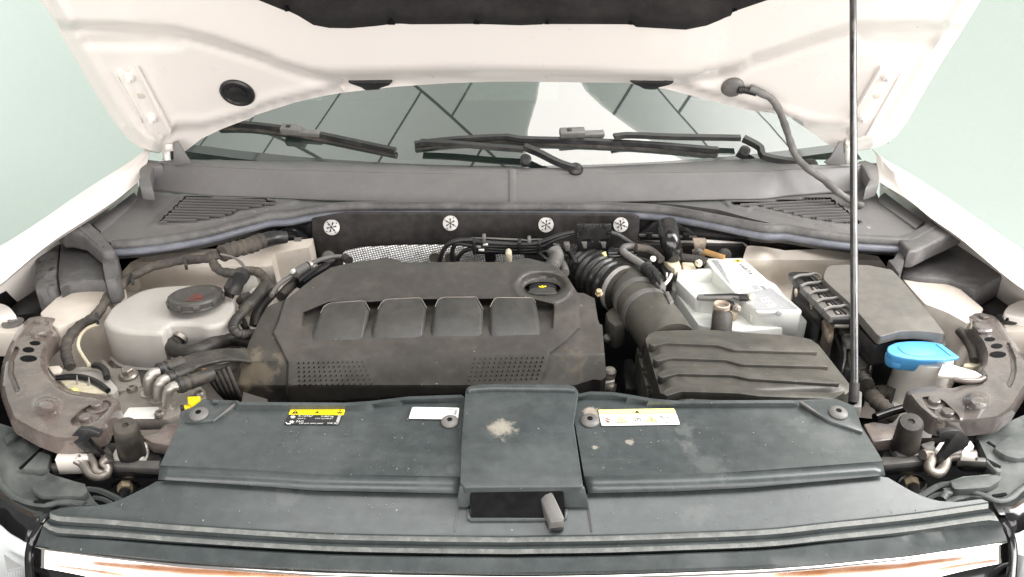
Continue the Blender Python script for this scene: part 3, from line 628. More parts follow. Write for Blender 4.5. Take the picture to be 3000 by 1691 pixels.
# ---- corner pieces where scuttle meets the wings
def corner(side):
    if side < 0:
        t = thing('scuttle_corner', 'grey moulded scuttle corner with a torn weathered foam pad behind the coolant reservoir', 'corner trim', 'scuttle corner pieces')
        topf = T(0, 400, 522, 850, 535, 810, 610, 738, 690, 712, 770, 735, 870, 830, 960, 905, 1030, 990, 1090, 1070, 960, 1085, 780, 930, 640, 900, 575, 905)
        rib = T(0, 400, 600, 745, 640, 735, 980, 1020, 960, 1055)
        frn = T(0, 400, 955, 1095, 1060, 1060, 1105, 1085, 1125, 1290, 1080, 1340, 990, 1355, 965, 1220)
        foam = T(0, 400, 330, 1120, 570, 935, 620, 905, 780, 950, 958, 1095, 992, 1352, 800, 1352, 650, 1365, 560, 1420, 480, 1440, 330, 1445, 322, 1300)
        slab('foam_pad', T(0, 400, 330, 1120, 570, 935, 575, 1000, 545, 1150, 535, 1300, 548, 1412, 480, 1440, 330, 1445, 322, 1300), PZ(.965), .05, 'foam', t, .006)
        slab('side_panel', T(0, 400, 575, 940, 620, 905, 780, 950, 958, 1095, 992, 1352, 800, 1352, 650, 1365, 556, 1416, 542, 1300, 552, 1150), PZ(.969), .05, 'trim', t, .006)
    else:
        t = thing('scuttle_corner', 'grey moulded scuttle corner above the fuse box lid', 'corner trim', 'scuttle corner pieces')
        topf = T(2200, 400, 2070, 780, 2040, 750, 1960, 745, 1910, 705, 1840, 708, 1780, 740, 1640, 820, 1500, 900, 1360, 940, 1420, 1000, 1480, 1060, 1470, 1085, 1560, 1080, 1700, 1010, 1900, 920, 1990, 880, 2050, 830)
        rib = T(2200, 400, 1945, 728, 1960, 750, 1560, 960, 1480, 975, 1500, 955)
        frn = T(2200, 400, 1400, 1060, 1470, 1080, 1440, 1210, 1400, 1300, 1340, 1220, 1290, 1160, 1340, 1150)
        skirt = T(2200, 400, 1470, 1085, 1600, 1065, 1960, 930, 2140, 1120, 2390, 1300, 2120, 1450, 2000, 1400, 1870, 1350, 1600, 1330, 1420, 1300, 1450, 1200)
        slab('skirt', skirt, PZ(.955), .05, 'trim', t, .006)
    slab('cap', topf, PZ(1.012), .035, 'trim', t, .006, seg=3)
    slab('ridge', rib, PZ(1.014), .01, 'trim', t, .003)
    slab('front_block', frn, PZ(.995), .05, 'trim', t, .004)
corner(-1); corner(1)
# ---- rubber seal
sl = thing('bonnet_seal', 'long rubber bonnet seal with a bluish lip along the front of the scuttle', 'seal')
sp = T(0, 400, 1065, 1028, 1400, 1000, 1900, 925, 2300, 822, 2576, 752) + T(700, 400, 200, 812, 450, 748, 700, 702, 1000, 674, 1500, 668, 2540, 672) + T(1450, 400, 400, 672, 900, 674, 1200, 680, 1500, 695, 1800, 735, 2100, 790, 2576, 880) + T(2200, 400, 300, 876, 600, 925, 900, 965, 1200, 985, 1480, 1000)
sp = [p for i, p in enumerate(sp) if i == 0 or p[0] > sp[i - 1][0] + 4]
P = cat([at(p[0], p[1], 1.004) for p in sp], 90)
bm = NB(); tube(bm, P, .0105, 120, 12); O('bulb', bm, 'seal', sl, 60)
bm = NB(); tube(bm, [p + V((0, -.012, -.010)) for p in P], .0075, 120, 10, flat=.8); O('lip', bm, 'sealblue', sl, 60)
bm = NB(); tube(bm, [p + V((0, .016, .001)) for p in P[8:-8]], .0055, 120, 8); O('rear_bead', bm, 'cowl', sl, 60)
bm = NB(); rings(bm, [[p + V((0, -.008, -.016)), p + V((0, .004, -.03)), p + V((0, .006, -.01))] for p in P]); O('carrier', bm, 'black', sl, 60)
# ================================================================== WIPERS
def wz(px, py, d): # point above the windscreen
    best = None; r = ray(px, py); t = .9
    for i in range(400):
        p = CAM + r * (1.5 + i * .0025); u = p.x / .86
        zg = 1.036 + .018 * u * u + .55 * (p.y - .955 - .16 * u * u) - .12 * (p.y - .955 - .16 * u * u) * u * u
        if p.z < zg + d: return p
    return p
def strip(bm, line, w, hgt, d, n=24):
    P = cat([wz(p[0], p[1], d) for p in line], n); rs = []
    for i, p in enumerate(P):
        t = (P[min(i + 1, n - 1)] - P[max(i - 1, 0)]).normalized(); z = V((0, -.42, .9)); y = z.cross(t).normalized(); z = t.cross(y).normalized()
        ww = w(i / (n - 1)) if callable(w) else w
        rs.append([p + y * ww / 2, p + y * ww * .3 + z * hgt, p - y * ww * .3 + z * hgt, p - y * ww / 2])
    rings(bm, rs); return bm
def wiper(lab, blade, arm, knuckle, arm2, conn):
    t = thing('windscreen_wiper', lab, 'wiper', 'wipers resting on the windscreen')
    O('blade', strip(NB(), blade, .014, .009, .008), 'black', t, 30)
    O('rubber_edge', strip(NB(), [(p[0], p[1] + 13) for p in blade], .008, .005, .001), 'rubber', t, 30)
    a = O('arm', strip(NB(), arm, .016, .008, .022), 'black', t, 30)
    O('arm_root', strip(NB(), arm2, lambda u: .018 - .003 * u, .011, .024), 'black', t, 30)
    p = wz(*knuckle, .03); bm = NB(); lathe(bm, p + V((0, -.012, -.012)), V((0, -.7, .7)), [(.012, -.004), (.012, .012), (.008, .014), (.005, .014)], 16); O('knuckle', bm, 'black', t)
    q = wz(*conn[0], .022); r_ = wz(*conn[1], .022); d = (r_ - q); x = d.normalized(); z = V((0, -.42, .9)); y = z.cross(x).normalized()
    c = O('connector', box(NB(), (q + r_) / 2, (d.length, .022, .018), (x, y, z), .004), 'grey', t)
    O('connector_button', box(NB(), q.lerp(r_, .38) + z * .0095, (.010, .008, .003), (x, y, z), .001), 'black', c)
    O('connector_nose', box(NB(), r_ + x * .018 - z * .006, (.05, .016, .012), (x, y, z), .003), 'grey', t)
    disc('pivot_cap', wz(*arm2[-1], .018), V((0, -.4, .9)), [(.016, -.01), (.016, .004), (.012, .010), (.004, .012)], 'black', t, 18)
wiper('black wiper whose arm bends down at the middle of the scuttle', T(700, 0, -200, 1175, 100, 1185, 600, 1250, 1100, 1350, 1480, 1432),
      T(1450, 400, -700, 60, -400, 75, 0, 110, 270, 130), T(1450, 400, 290, 165)[0], T(1450, 400, 280, 110, 420, 170, 600, 260, 760, 315), T(700, 0, 400, 1215, 590, 1230))
wiper('black wiper whose arm ends near the prop rod', T(700, 0, 1660, 1370, 2000, 1330, 2576, 1300) + T(1450, 0, 200, 1320, 700, 1335, 1400, 1370, 2100, 1425),
      T(1450, 0, 1120, 1298, 1250, 1285, 1700, 1300, 2310, 1310), T(1450, 0, 2340, 1375)[0], T(1450, 400, 2340, 30, 2500, 120) + T(2200, 400, 120, 200, 560, 275), T(1450, 0, 610, 1260, 850, 1250))
# ================================================================== BULKHEAD
fw = thing('bulkhead_lining', 'dark felt bulkhead lining held by four round white clips', 'lining')
FP = PY(.815, -.12)
fpoly = T(700, 400, 690, 790, 1000, 735, 2576, 740) + T(1450, 400, 0, 738, 1300, 748, 1365, 775, 1360, 900, 1345, 985, 1420, 1018, 1870, 1030, 2350, 1032, 2372, 1060, 2340, 1200, 1500, 1400, 0, 1400) + T(700, 400, 1500, 1500, 375, 1440, 305, 1160, 320, 1120, 350, 1108, 680, 1050, 696, 1000)
def fh(x, y): return .004 * noise.noise(V((x * .008, y * .012, 3))) + .010 * sm(840, 700, y) * sm(.0, 1, .5) + .006 * sm(60, 20, min(abs(x - 975), abs(x - 1319), abs(x - 1598), abs(x - 1818)))
relief('felt_sheet', fpoly, FP, fh, 12, 'felt', fw, .01, smooth=70)
def clip(cx, cy, rx, ry, rot):
    c = hit(cx, cy, up(FP, .016)); s = rx / F * (c - CAM).dot(V((0, cs, -sn)))
    nrm = V((0, -.93, .37)); d = disc('clip', c, nrm, [(s * .5, -.012), (s * .97, .001), (s, .002), (s * .98, .0035), (s * .3, .005)], 'clipmetal', fw, 36)
    a, b, n = axes(nrm); bm = NB()
    for i in range(6):
        q = rot + i * math.pi / 3; u = a * math.cos(q) + b * math.sin(q); w = n.cross(u); p0, p1 = c + u * s * .10, c + u * s * .62; f = n * .0052
        f0, f1 = n * .0058, n * .0052
        rings(bm, [[p0 + w * s * .03 + f0, p1 + w * s * .12 + f1, p1 - w * s * .12 + f1, p0 - w * s * .03 + f0], [p0 + w * s * .03 + f0 * .6, p1 + w * s * .12 + f1 * .6, p1 - w * s * .12 + f1 * .6, p0 - w * s * .03 + f0 * .6]])
    for i in range(4):
        q = rot + .5 + i * math.pi / 2; p = c + (a * math.cos(q) + b * math.sin(q)) * s * .80; lathe(bm, p, n, [(s * .085, .002), (s * .085, .0048)], 8)
    lathe(bm, c, n, [(s * .13, .004), (s * .13, .0062), (s * .05, .0066)], 10)
    O('clip_slot', bm, 'ink', d)
clip(*T(700, 400, 878, 856)[0], 23.5, 22, .2); clip(*T(700, 400, 1996, 818)[0], 22.5, 20, .55); clip(*T(1450, 400, 481, 833)[0], 22.5, 20, .4); clip(*T(1450, 400, 1185, 833)[0], 22, 21, .7)
# plenum panel at the battery side with rubber dome grommet and elbow
pl_ = thing('plenum_panel', 'glossy black plenum panel behind the battery, with a domed grommet and a fat elbow pipe', 'panel')
QP = PY(.838, -.12)
slab('panel', T(1450, 400, 1340, 760, 1700, 740, 2150, 800, 2700, 930, 2700, 1060, 2380, 1040, 2340, 1030, 1900, 1000, 1345, 990), QP, .01, 'black', pl_, .002)
slab('panel', T(2200, 400, 0, 870, 300, 930, 700, 1020, 900, 1055, 860, 1062, 600, 1068, 330, 1080, 130, 1045, 0, 1035), PY(.80, -.12), .01, 'black', pl_, .002)
slab('painted_ledge', T(1450, 400, 1345, 955, 1360, 990, 1880, 985, 2350, 1020, 2400, 1050, 2350, 1036, 1870, 1034, 1430, 1022, 1348, 985), PY(.822, -.12), .01, 'paint', pl_, .001)
slab('grommet', T(1450, 400, 1365, 960, 1365, 930, 1420, 890, 1500, 815, 1580, 785, 1660, 782, 1740, 805, 1820, 870, 1905, 945, 1905, 985, 1365, 985), PY(.818, -.12), .014, 'black', pl_, .004)
slab('grommet_lip', T(1450, 400, 1360, 925, 1908, 945, 1908, 965, 1360, 950), PY(.816, -.12), .004, 'grey', pl_, .001, d=.004)
for q in (T(1450, 400, 1420, 912, 1490, 912, 1480, 970, 1430, 970), T(1450, 400, 1770, 912, 1840, 912, 1830, 970, 1780, 970)): slab('latch_loop', q, PY(.816, -.12), .005, 'black', pl_, .001, d=.010)
hose('elbow', z3(T(1450, 400, 1620, 830, 1635, 900, 1650, 970, 1665, 1060, 1672, 1130), 1.01, .995, .96), lambda u: .0200 - .001 * u, 'gloss', pl_, n=24, seg=20)
hose('elbow_cuff', z3(T(1450, 400, 1662, 1075, 1672, 1135), .966, .955), .0208, 'rubber', pl_, n=4, seg=20)
for x in (1600, 1668): hose('elbow_prong', z3(T(1450, 400, x, 825, x + 3, 875), 1.02, 1.008), .004, 'black', pl_, n=4, seg=6)
# grommet and thick loom at the reservoir side
pr = thing('harness_gland', 'black wiring gland in the bulkhead behind the coolant reservoir, taped loom entering it', 'cable gland')
slab('plate', T(700, 400, 220, 960, 330, 905, 440, 862, 530, 880, 610, 940, 668, 985, 668, 1010, 560, 1030, 400, 1050, 240, 1085, 60, 1140, 0, 1130, 60, 1010), PY(.80, -.12), .012, 'gloss', pr, .003)
slab('back_plate', T(700, 400, 0, 1000, 300, 880, 640, 812, 685, 805, 690, 985, 660, 1015), PY(.83, -.12), .012, 'black', pr, .002)
for q in (T(700, 400, 272, 985, 345, 985, 335, 1040, 285, 1040), T(700, 400, 518, 962, 590, 962, 578, 1018, 530, 1018)): slab('latch_loop', q, PY(.798, -.12), .005, 'grey', pr, .001, d=.009)
hose('boot', z3(T(700, 400, 450, 950, 330, 960, 230, 985, 130, 1020), .975, .985), lambda u: .012 + .003 * math.sin(u * 3), 'black', pr, n=20, seg=14)
# heat shield
hs = thing('heat_shield', 'dimpled silver heat shield foil on the bulkhead behind the engine cover', 'heat shield')
hpoly = T(700, 400, 975, 1110, 1000, 1080, 1150, 1045, 1500, 1025, 2200, 1018, 2700, 1010, 2700, 1260, 975, 1260)
HPl = PY(.765, -.12); hb = [p for p in hpoly[:-2]]; bm = NB(); cols = []
for i in range(340):
    x = hpoly[0][0] + 2 + i * (hpoly[-2][0] - hpoly[0][0] - 4) / 339; yt = interp(hb, x); col_ = []
    for k in range(50):
        y = yt + (hpoly[-1][1] - yt) * k / 49
        col_.append(bm.verts.new(hit(x, y, up(HPl, .0016 * math.sin(x * .52 + y * .36) * math.sin(x * .30 - y * .62)))))
    cols.append(col_)
for a, b in zip(cols, cols[1:]):
    for k in range(49): face(bm, (a[k], b[k], b[k + 1], a[k + 1]))
O('foil', bm, 'foil', hs, 80)
for x, y in ((1855, 1140), (2000, 1140)):
    disc('washer', hit(*T(700, 400, x, y)[0], PY(.757, -.12)), V((0, -1, .1)), [(.0125, 0), (.0125, .003), (.010, .004), (.010, .002), (.004, .002)], 'steel', hs, 24)
# ================================================================== ENGINE COVER
_m = [(*hit(740, 1100, PZ(.905)), .050, 28, .42, (.34, .28, .20)), (*hit(850, 1085, PZ(.91)), .03, 28, .35, (.30, .25, .18)), (*hit(700, 1150, PZ(.89)), .035, 28, .4, (.34, .28, .20)), (*hit(1690, 1060, PZ(.92)), .03, 60, .3, (.2, .165, .12)), (*hit(1250, 720, PZ(.98)), .02, 60, .35, (.17, .15, .13)), (*hit(1650, 760, PZ(.97)), .018, 60, .35, (.2, .16, .12))]
M['eng'] = mat('engine_cover_plastic', (.054, .0505, .046), .33, dust=((.2, .178, .148), .22, 8), speck=.55, bump=.22, bscale=1100, splash=_m)
ec = thing('engine_cover', 'large dusty dark engine cover with four raised ribbed pads', 'engine cover')
EP = PZ(.8548, .238)
outer = T(640, 900, 290, 1320, 262, 1230, 285, 1030, 370, 700, 440, 480, 560, 230, 625, 100, 690, 0, k=.20661) + T(700, 800, 300, 300, 440, 252) + T(700, 400, 560, 1449, 700, 1340, 870, 1235, 1010, 1203, 1230, 1165, 1400, 1146, 1500, 1165, 1540, 1186, 2100, 1186, 2560, 1186) + T(1450, 400, 160, 1180, 200, 1160, 250, 1147, 330, 1152, 480, 1190, 600, 1240, 690, 1335, 775, 1470) + T(1450, 800, 790, 188, 840, 190, 940, 240, 970, 430, 985, 480, 1012, 490, 1045, 900, 1050, 980, 1000, 1012, 930, 1002, 750, 1060, 700, 1120) + [(1600, 1175), (1450, 1190), (1000, 1215)]
inl = T(700, 800, 440, 252, 380, 450, 330, 565, 400, 700, 472, 850, 460, 1150, 500, 1192, 800, 1200)
inr = T(1450, 800, 781, 188, 784, 515, 660, 640, 512, 750, 500, 800, 470, 930, 430, 1005, 400, 1060)
inr2 = T(1450, 800, 784, 400, 784, 520, 690, 640, 560, 785, 540, 870, 500, 1050)
inner_p = T(700, 800, 440, 252, 380, 450, 330, 565, 400, 700, 472, 850, 460, 1150, 500, 1230) + T(1450, 800, 400, 1100, 430, 1005, 470, 930, 500, 800, 512, 750, 660, 640, 784, 515, 781, 188) + [(1650, 700), (900, 700)]
crease = T(700, 800, 560, 828, 1060, 818, 1600, 792, 2576, 772) + T(1450, 800, 500, 765)
rec = T(700, 800, 570, 600, 605, 370, 850, 270, 1240, 270, 1700, 245, 2400, 240) + T(1450, 800, 380, 250, 555, 290, 562, 325, 552, 530, 450, 585, 20, 605) + T(700, 800, 1850, 612, 1300, 638, 700, 660)
fil = ell(*T(1450, 800, 448, 118)[0], 72, 39, 40); filh = ell(*T(1450, 800, 446, 150)[0], 55, 21, 32)
frontline = T(700, 800, 480, 1090, 1240, 1075, 2150, 1052)
def eh(x, y):
    h = 0.0
    wd_ = 7
    h -= .010 * sm(1, -wd_, sdist(inner_p, x, y))
    t_ = (sm(1000, 880, y)) ; h -= (.001 + .020 * t_) * sm(-1, 7, sdist(rec, x, y))
    if 1490 < x < 1680 and 790 < y < 900:
        h -= .012 * sm(-2, 20, sdist(fil, x, y)); h -= .016 * sm(0, 5, sdist(filh, x, y))
        h += .003 * sm(14, 0, abs(sdist(fil, x, y) + 10))
    yc = interp(crease, x)
    h -= .00036 * max(0, y - yc)
    h -= .0004 * max(0, y - 1130)
    h -= .00022 * max(0, 800 - y) * 1.0 * sm(800, 770, y) 
    h += .006 * math.exp(-((x - 1170) / 90) ** 2) * sm(830, 775, y)
    h -= .00012 * max(0, 860 - x) * sm(860, 700, x)
    return h
relief('shell', outer, EP, eh, 6.2, 'eng', ec, .05, lines=[ring_(inner_p), offs(inner_p, -7)[0:], crease, ring_(rec), offs(rec, 7), ring_(fil), offs(fil, 10), offs(fil, 20), ring_(filh), offs(filh, 5)], smooth=28)
slab('front_corner', T(640, 900, 345, 1190, 700, 1300, 640, 1500, 300, 1500, k=.20661), PZ(.925), .04, 'eng', ec, .002)
pads = [T(700, 800, 655, 640, 770, 380, 800, 320, 850, 285, 1185, 262, 1235, 350, 1185, 610, 1090, 645, 690, 660),
        T(700, 800, 1225, 615, 1310, 345, 1350, 270, 1390, 250, 1715, 233, 1770, 330, 1750, 590, 1660, 620, 1270, 635),
        T(700, 800, 1795, 590, 1850, 320, 1880, 250, 1920, 230, 2240, 228, 2305, 345, 2308, 580, 2245, 610, 1850, 612),
        T(1450, 800, -62, 590, -45, 320, -10, 250, 20, 232, 350, 235, 385, 280, 452, 575, 400, 605, 10, 610)]
for q in pads:
    y0, y1 = min(p[1] for p in q), max(p[1] for p in q); cx_ = sum(p[0] for p in q) / len(q); bm = NB()
    def hh(p): t = (y1 - p[1]) / (y1 - y0); return -.003 + .012 * t
    c = [(cx_ + (p[0] - cx_) * .86, p[1]) for p in q]
    base = [hit(*p, up(EP, -.012)) for p in q]; mid_ = [hit(*p, up(EP, hh(p) - .0035)) for p in q]; top_ = [hit(cx_ + (p[0] - cx_) * .88, p[1] + 1.5, up(EP, hh(p) + .001)) for p in q]
    rings(bm, [base, mid_, top_]); bev(bm, .0012, 2, 20)
    pd = O('ribbed_pad', bm, 'pad', ec, 30)
    e = [p for p in q if p[1] < y0 + .34 * (y1 - y0)]; e.sort(key=lambda p: p[0])
    bm = NB(); tube(bm, [hit(p[0], p[1], up(EP, hh(p) - .0015)) for p in e], .0009, 16, 6, smooth=False); O('highlight_edge', bm, 'steel', pd)  # steel bead stands in for the highlight along the pad's back edge
def perf(corners, cols, rows):
    bm = NB(); a, b, c, d = [V(p) for p in corners]
    for j in range(rows):
        v = j / (rows - 1)
        for i in range(cols - (rows - 1 - j) // 2 * 0):
            u = i / (cols - 1); p = a.lerp(b, u).lerp(d.lerp(c, u), v); k = 1 - .55 * u
            q = hit(p.x, p.y, up(EP, eh(p.x, p.y) + .0006)); s = .0021 * k
            box(bm, q, (s * .9, s * 1.5, .0012))
    O('perforation', bm, 'dark', ec, kind='stuff')
perf(T(700, 800, 565, 850, 1165, 838, 1250, 1045, 570, 1055), 14, 6)
perf(T(1450, 800, 455, 798, -190, 810, -240, 1015, 395, 995), 14, 6)
# oil filler cap
oc = thing('oil_filler_cap', 'black oil filler cap with a yellow oil can symbol in its round recess', 'filler cap')
c0 = hit(*T(1450, 800, 450, 165)[0], up(EP, -.022)); bm = NB(); lathe(bm, c0, EP[0], [(.024, 0), (.024, .006), (.021, .008)], 28); O('cap_base', bm, 'black', oc)
gp = up(EP, -.004); q = T(1450, 800, 300, 185, 335, 140, 400, 128, 500, 124, 565, 135, 592, 190, 520, 200, 380, 198)
slab('grip', q, gp, .02, 'pad', oc, .003)
bm = NB()
for l in (T(1450, 800, 415, 125, 430, 132, 455, 134, 470, 124, 485, 128), T(1450, 800, 430, 133, 462, 133), T(1450, 800, 440, 122, 455, 122)): strokes(bm, l, 3.2, gp, .0006)
O('oil_symbol', bm, 'yellow', oc)
# ================================================================== INTAKE: bellows, clamp, snout, air filter box
ib = thing('intake_bellows', 'thick black corrugated intake bellows behind the engine cover', 'intake hose')
hose('bellows', z3(T(1450, 400, 740, 1225, 860, 1265, 980, 1325, 1080, 1385, 1170, 1430), .905, .92, .925), lambda u: .0455 + .003 * math.sin(u * 3.1), 'bellows', ib, ridge=(9, .065), n=110, seg=36)
hose('cuff', z3(T(1450, 400, 1150, 1418, 1240, 1470), .925, .925), .0445, 'rubber', ib, n=6, seg=36)
hose('end_elbow', z3(T(1450, 400, 620, 1280, 680, 1235, 745, 1225), .87, .89, .905), .040, 'bellows', ib, n=12, seg=24)
hc = hose('hose_clamp', z3(T(1450, 400, 1178, 1436, 1205, 1452), .925, .925), .0466, 'clipmetal', ib, n=4, seg=36)
pb = at(*T(1450, 800, 985, 200)[0], .955); bm = NB(); lathe(bm, pb, V((-.2, -.3, .9)), [(.0075, 0), (.0075, .003), (.0052, .003), (.0052, .010), (.004, .011)], 6); O('clamp_screw', bm, 'brass', hc)
ab = thing('air_filter_box', 'ribbed dark air filter box with a round intake snout in front of the battery', 'air filter')
AP = PZ(.915, .10)
lid = T(1450, 800, 1420, 625, 1450, 580, 1520, 548, 1740, 540, 2100, 540) + T(2200, 800, 0, 566, 300, 585, 490, 608, 570, 630, 640, 680, 930, 1050, 950, 1100, 900, 1140, 780, 1175, 430, 1190) + T(1450, 800, 2300, 1220, 1900, 1215, 1620, 1180, 1560, 1130, 1480, 860)
ribs = []
rl = [(1445, 660, 1580, 598), (1485, 805, 1630, 740), (1530, 960, 1680, 888), (1575, 1130, 1720, 1055)]
rr = [(545, 690, 640, 745), (655, 825, 745, 885), (725, 985, 850, 1040), (760, 1130, 900, 1110)]
ml, mr_ = [(2095, 606), (2165, 745), (2235, 888), (2290, 1060)], [(2270, 665), (2340, 800), (2410, 935), (2500, 1100)]
def ah(x, y): return -.010 * sm(40, 0, sdist(lid, x, y)) 
relief('lid', lid, AP, ah, 9, 'air', ab, .06, smooth=40)
for (a0, a1, a2, a3), (b0, b1, b2, b3), m_, mm in zip(rl, rr, ml, mr_):
    q = T(1450, 800, a0, a1, a0 + 45, a1 - 40, a2, a3, m_[0], m_[1], mm[0], mm[1]) + T(2200, 800, b0, b1, b2, b3, b0 + 20, b1 + 58) + T(1450, 800, mm[0] - 10, mm[1] + 62, m_[0] + 10, m_[1] + 75, a2 + 40, a3 + 62, a0 + 40, a1 + 30)
    slab('rib', rnd(q, 6, 2), AP, .014, 'air', ab, .0014, d=.005, seg=2)
slab('side_wall', T(1450, 800, 1420, 640, 1480, 860, 1560, 1140, 1440, 1140, 1380, 900, 1330, 700), PZ(.895), .08, 'air', ab, .004)
for y in (780, 910, 960, 1080, 1130): hose('side_fin', z3(T(1450, 800, 1365 + (y - 780) * .28, y, 1395 + (y - 780) * .28, y - 30, 1440 + (y - 780) * .28, y - 45), .90), .004, 'air', ab, n=8, seg=6)
sn_ = hose('snout', z3(T(1450, 800, 1215, 90, 1290, 190, 1385, 310, 1480, 430, 1570, 560, 1640, 680), .925, .928, .925, .915), lambda u: .043 + .004 * sm(.2, .9, u), 'air', ab, n=40, seg=36)
for (a, b) in (((1335, 245), (1362, 280)), ((1422, 357), (1449, 391))):
    hose('band', z3(T(1450, 800, *a, *b), .9275), .0452 if a[0] < 1400 else .0462, 'grey', ab, n=4, seg=36)
hose('snout_collar', z3(T(1450, 800, 1190, 58, 1240, 122), .925), .0465, 'black', ab, n=4, seg=36)
slab('snout_foot', T(1450, 800, 1040, 370, 1080, 330, 1180, 270, 1230, 400, 1240, 470, 1130, 500, 1060, 440), PZ(.915), .05, 'air', ab, .006)
# mass air flow sensor on the snout
mf = thing('air_flow_sensor', 'black air flow sensor plugged between the intake snout and the battery', 'sensor')
slab('body', T(1450, 800, 1420, 130, 1500, 70, 1640, 200, 1690, 270, 1660, 290, 1600, 240), PZ(.965), .03, 'black', mf, .003)
slab('frame', T(1450, 800, 1475, 60, 1570, 40, 1620, 110, 1560, 130), PZ(.972), .02, 'grey', mf, .003)
slab('clip', T(1450, 800, 1600, 175, 1640, 165, 1690, 260, 1650, 285), PZ(.970), .01, 'grey', mf, .002)
# ================================================================== BATTERY
B_ = lambda *c: T(1900, 720, *c, k=.18634)
bt = thing('car_battery', 'pale grey car battery with a printed label on top', 'battery')
BT = PZ(.952)
prism('case', B_(300, 560, 450, 370, 1000, 340, 1500, 330, 2000, 600, 2500, 1185, 2090, 1290, 1480, 1345, 860, 1270, 780, 1240), .922, .80, 'batt', bt, .003, lab='light grey battery case')
prism('lid_block', rnd(B_(880, 200, 1480, 190, 1640, 330, 2415, 1015, 2400, 1060, 1690, 1020, 1440, 830, 1010, 370), 6), .952, .91, 'batt', bt, .0025)
slab('front_step', B_(1700, 1040, 2395, 1060, 2370, 1095, 1720, 1095), PY(hit(*B_(2000, 1040)[0], BT).y - .0005), .006, 'label', bt, .001)
disc('vent', hit(*B_(2040, 1060)[0], PY(hit(*B_(2000, 1040)[0], BT).y - .003)), V((0, -1, .1)), [(.005, 0), (.005, .0035), (.003, .004)], 'labelgrey', bt, 14)
wall = up(BT, -.003)
prism('compartment_wall', B_(440, 540, 460, 368, 1000, 348, 1060, 400, 600, 420, 850, 750, 830, 850, 740, 830), .948, .905, 'batt', bt, .003)
prism('compartment_wall', B_(1000, 348, 1060, 370, 1440, 830, 1420, 860, 1340, 750, 1030, 405), .947, .905, 'batt', bt, .003)
prism('compartment_front', B_(740, 815, 850, 748, 1345, 742, 1440, 850, 1415, 900, 820, 870), .946, .905, 'batt', bt, .003)
slab('compartment_floor', B_(600, 420, 1060, 400, 1380, 760, 830, 760), PZ(.925), .003, 'batt', bt, .0005)
slab('label', B_(985, 215, 1465, 212, 1630, 340, 2340, 990, 1695, 1000, 1460, 835), BT, .0006, 'label', bt, 0, d=.0008)
bl = slab('label_grey_field', B_(1410, 760, 1920, 660, 2340, 990, 1695, 1005), BT, .0003, 'labelgrey', bt, 0, d=.0012)
slab('label_grey_field', B_(1000, 222, 1090, 222, 1300, 600, 1250, 560), BT, .0003, 'labelgrey', bt, 0, d=.0012)
text('brand_lettering', 'VARTA', B_(1375, 290, 1580, 470, 1475, 275), BT, 'ink', bt, .0016) if False else text('brand_lettering', 'VARTA', B_(1405, 285, 1590, 455, 1470, 280), BT, 'ink', bt, .0016)
slab('gold_badge', B_(1330, 232, 1400, 215, 1490, 240, 1410, 260), BT, .0003, 'yellow', bt, 0, d=.0014)
slab('badge_mark', B_(1375, 235, 1405, 225, 1440, 240, 1408, 250), BT, .0003, 'ink', bt, 0, d=.0018)
text('model_lettering', 'N70 70Ah', B_(985, 232, 1140, 360, 1045, 222), BT, 'inkgrey', bt, .0018)
text('model_lettering', '12V 760A EN', B_(1120, 365, 1215, 465, 1160, 360), BT, 'inkgrey', bt, .0018)
text('efb_lettering', 'EFB', B_(1740, 830, 1900, 985, 1870, 805), BT, 'label', bt, .0018)
slab('spec_box', B_(1620, 625, 1700, 612, 1760, 680, 1680, 695), BT, .0003, 'labelgrey', bt, 0, d=.0014)
bm = NB()
for k in range(5): strokes(bm, B_(1740 + k * 14, 622 + k * 1, 1830 + k * 9, 700 - k * 2), 1.1, BT, .0014)
strokes(bm, B_(1430, 690, 1455, 680, 1490, 685, 1495, 698, 1460, 705, 1430, 690), 1.6, BT, .0014)
O('small_print', bm, 'inkgrey', bt, kind='stuff')
for q in (B_(1485, 990, 1535, 990, 1530, 1110, 1480, 1105), B_(1600, 1110, 1655, 1105, 1650, 1235, 1590, 1225)): slab('lug', q, PY(hit(*q[3], PZ(.922)).y - .001), .012, 'batt', bt, .0015)
# earth clamp, terminal post and its cable
cl = thing('battery_clamp', 'tarnished battery clamp ring with a bolt on the front terminal', 'battery clamp')
cc = at(*B_(1145, 965)[0], .951); bm = NB(); lathe(bm, cc, V((0, 0, 1)), [(.0145, -.010), (.0145, .006), (.0125, .007), (.0105, .003), (.0105, -.004)], 24); O('ring', bm, 'copper', cl)
disc('post', cc + V((0, 0, -.012)), V((0, 0, 1)), [(.0100, 0), (.0092, .014), (.004, .0145)], 'steel', cl)
slab('ear', B_(1240, 950, 1330, 920, 1420, 990, 1400, 1050, 1260, 1060), PZ(.940), .016, 'copper', cl, .003)
cb = at(*B_(1370, 985)[0], .943); bm = NB(); lathe(bm, cb, V((.25, -.9, .35)), [(.0078, 0), (.0078, .004), (.0058, .004), (.0058, .009), (.0036, .010), (.0036, .013)], 10); O('bolt', bm, 'steel', cl, 25)
bc = thing('battery_cable', 'fat black cable end standing below the battery clamp', 'cable')
hose('sleeve', z3(B_(1165, 1095, 1152, 1230, 1142, 1345), .944, .934, .924), .0176, 'rubber', bc, n=10, seg=22)
disc('sleeve_end', at(*B_(1165, 1090)[0], .946), V((0, -.15, 1)), [(.0176, -.004), (.0176, .001), (.012, .003), (.007, .002)], 'rubber', bc, 22)
bb = thing('battery_bar', 'dark flat carrying bar lying across the battery compartment', 'handle')
bp = PZ(.957)
slab('bar', B_(755, 800, 780, 760, 1100, 752, 1330, 750, 1600, 765, 1610, 785, 1560, 832, 1430, 835, 1320, 800, 1320, 822, 780, 828), bp, .005, 'grey', bb, .001)
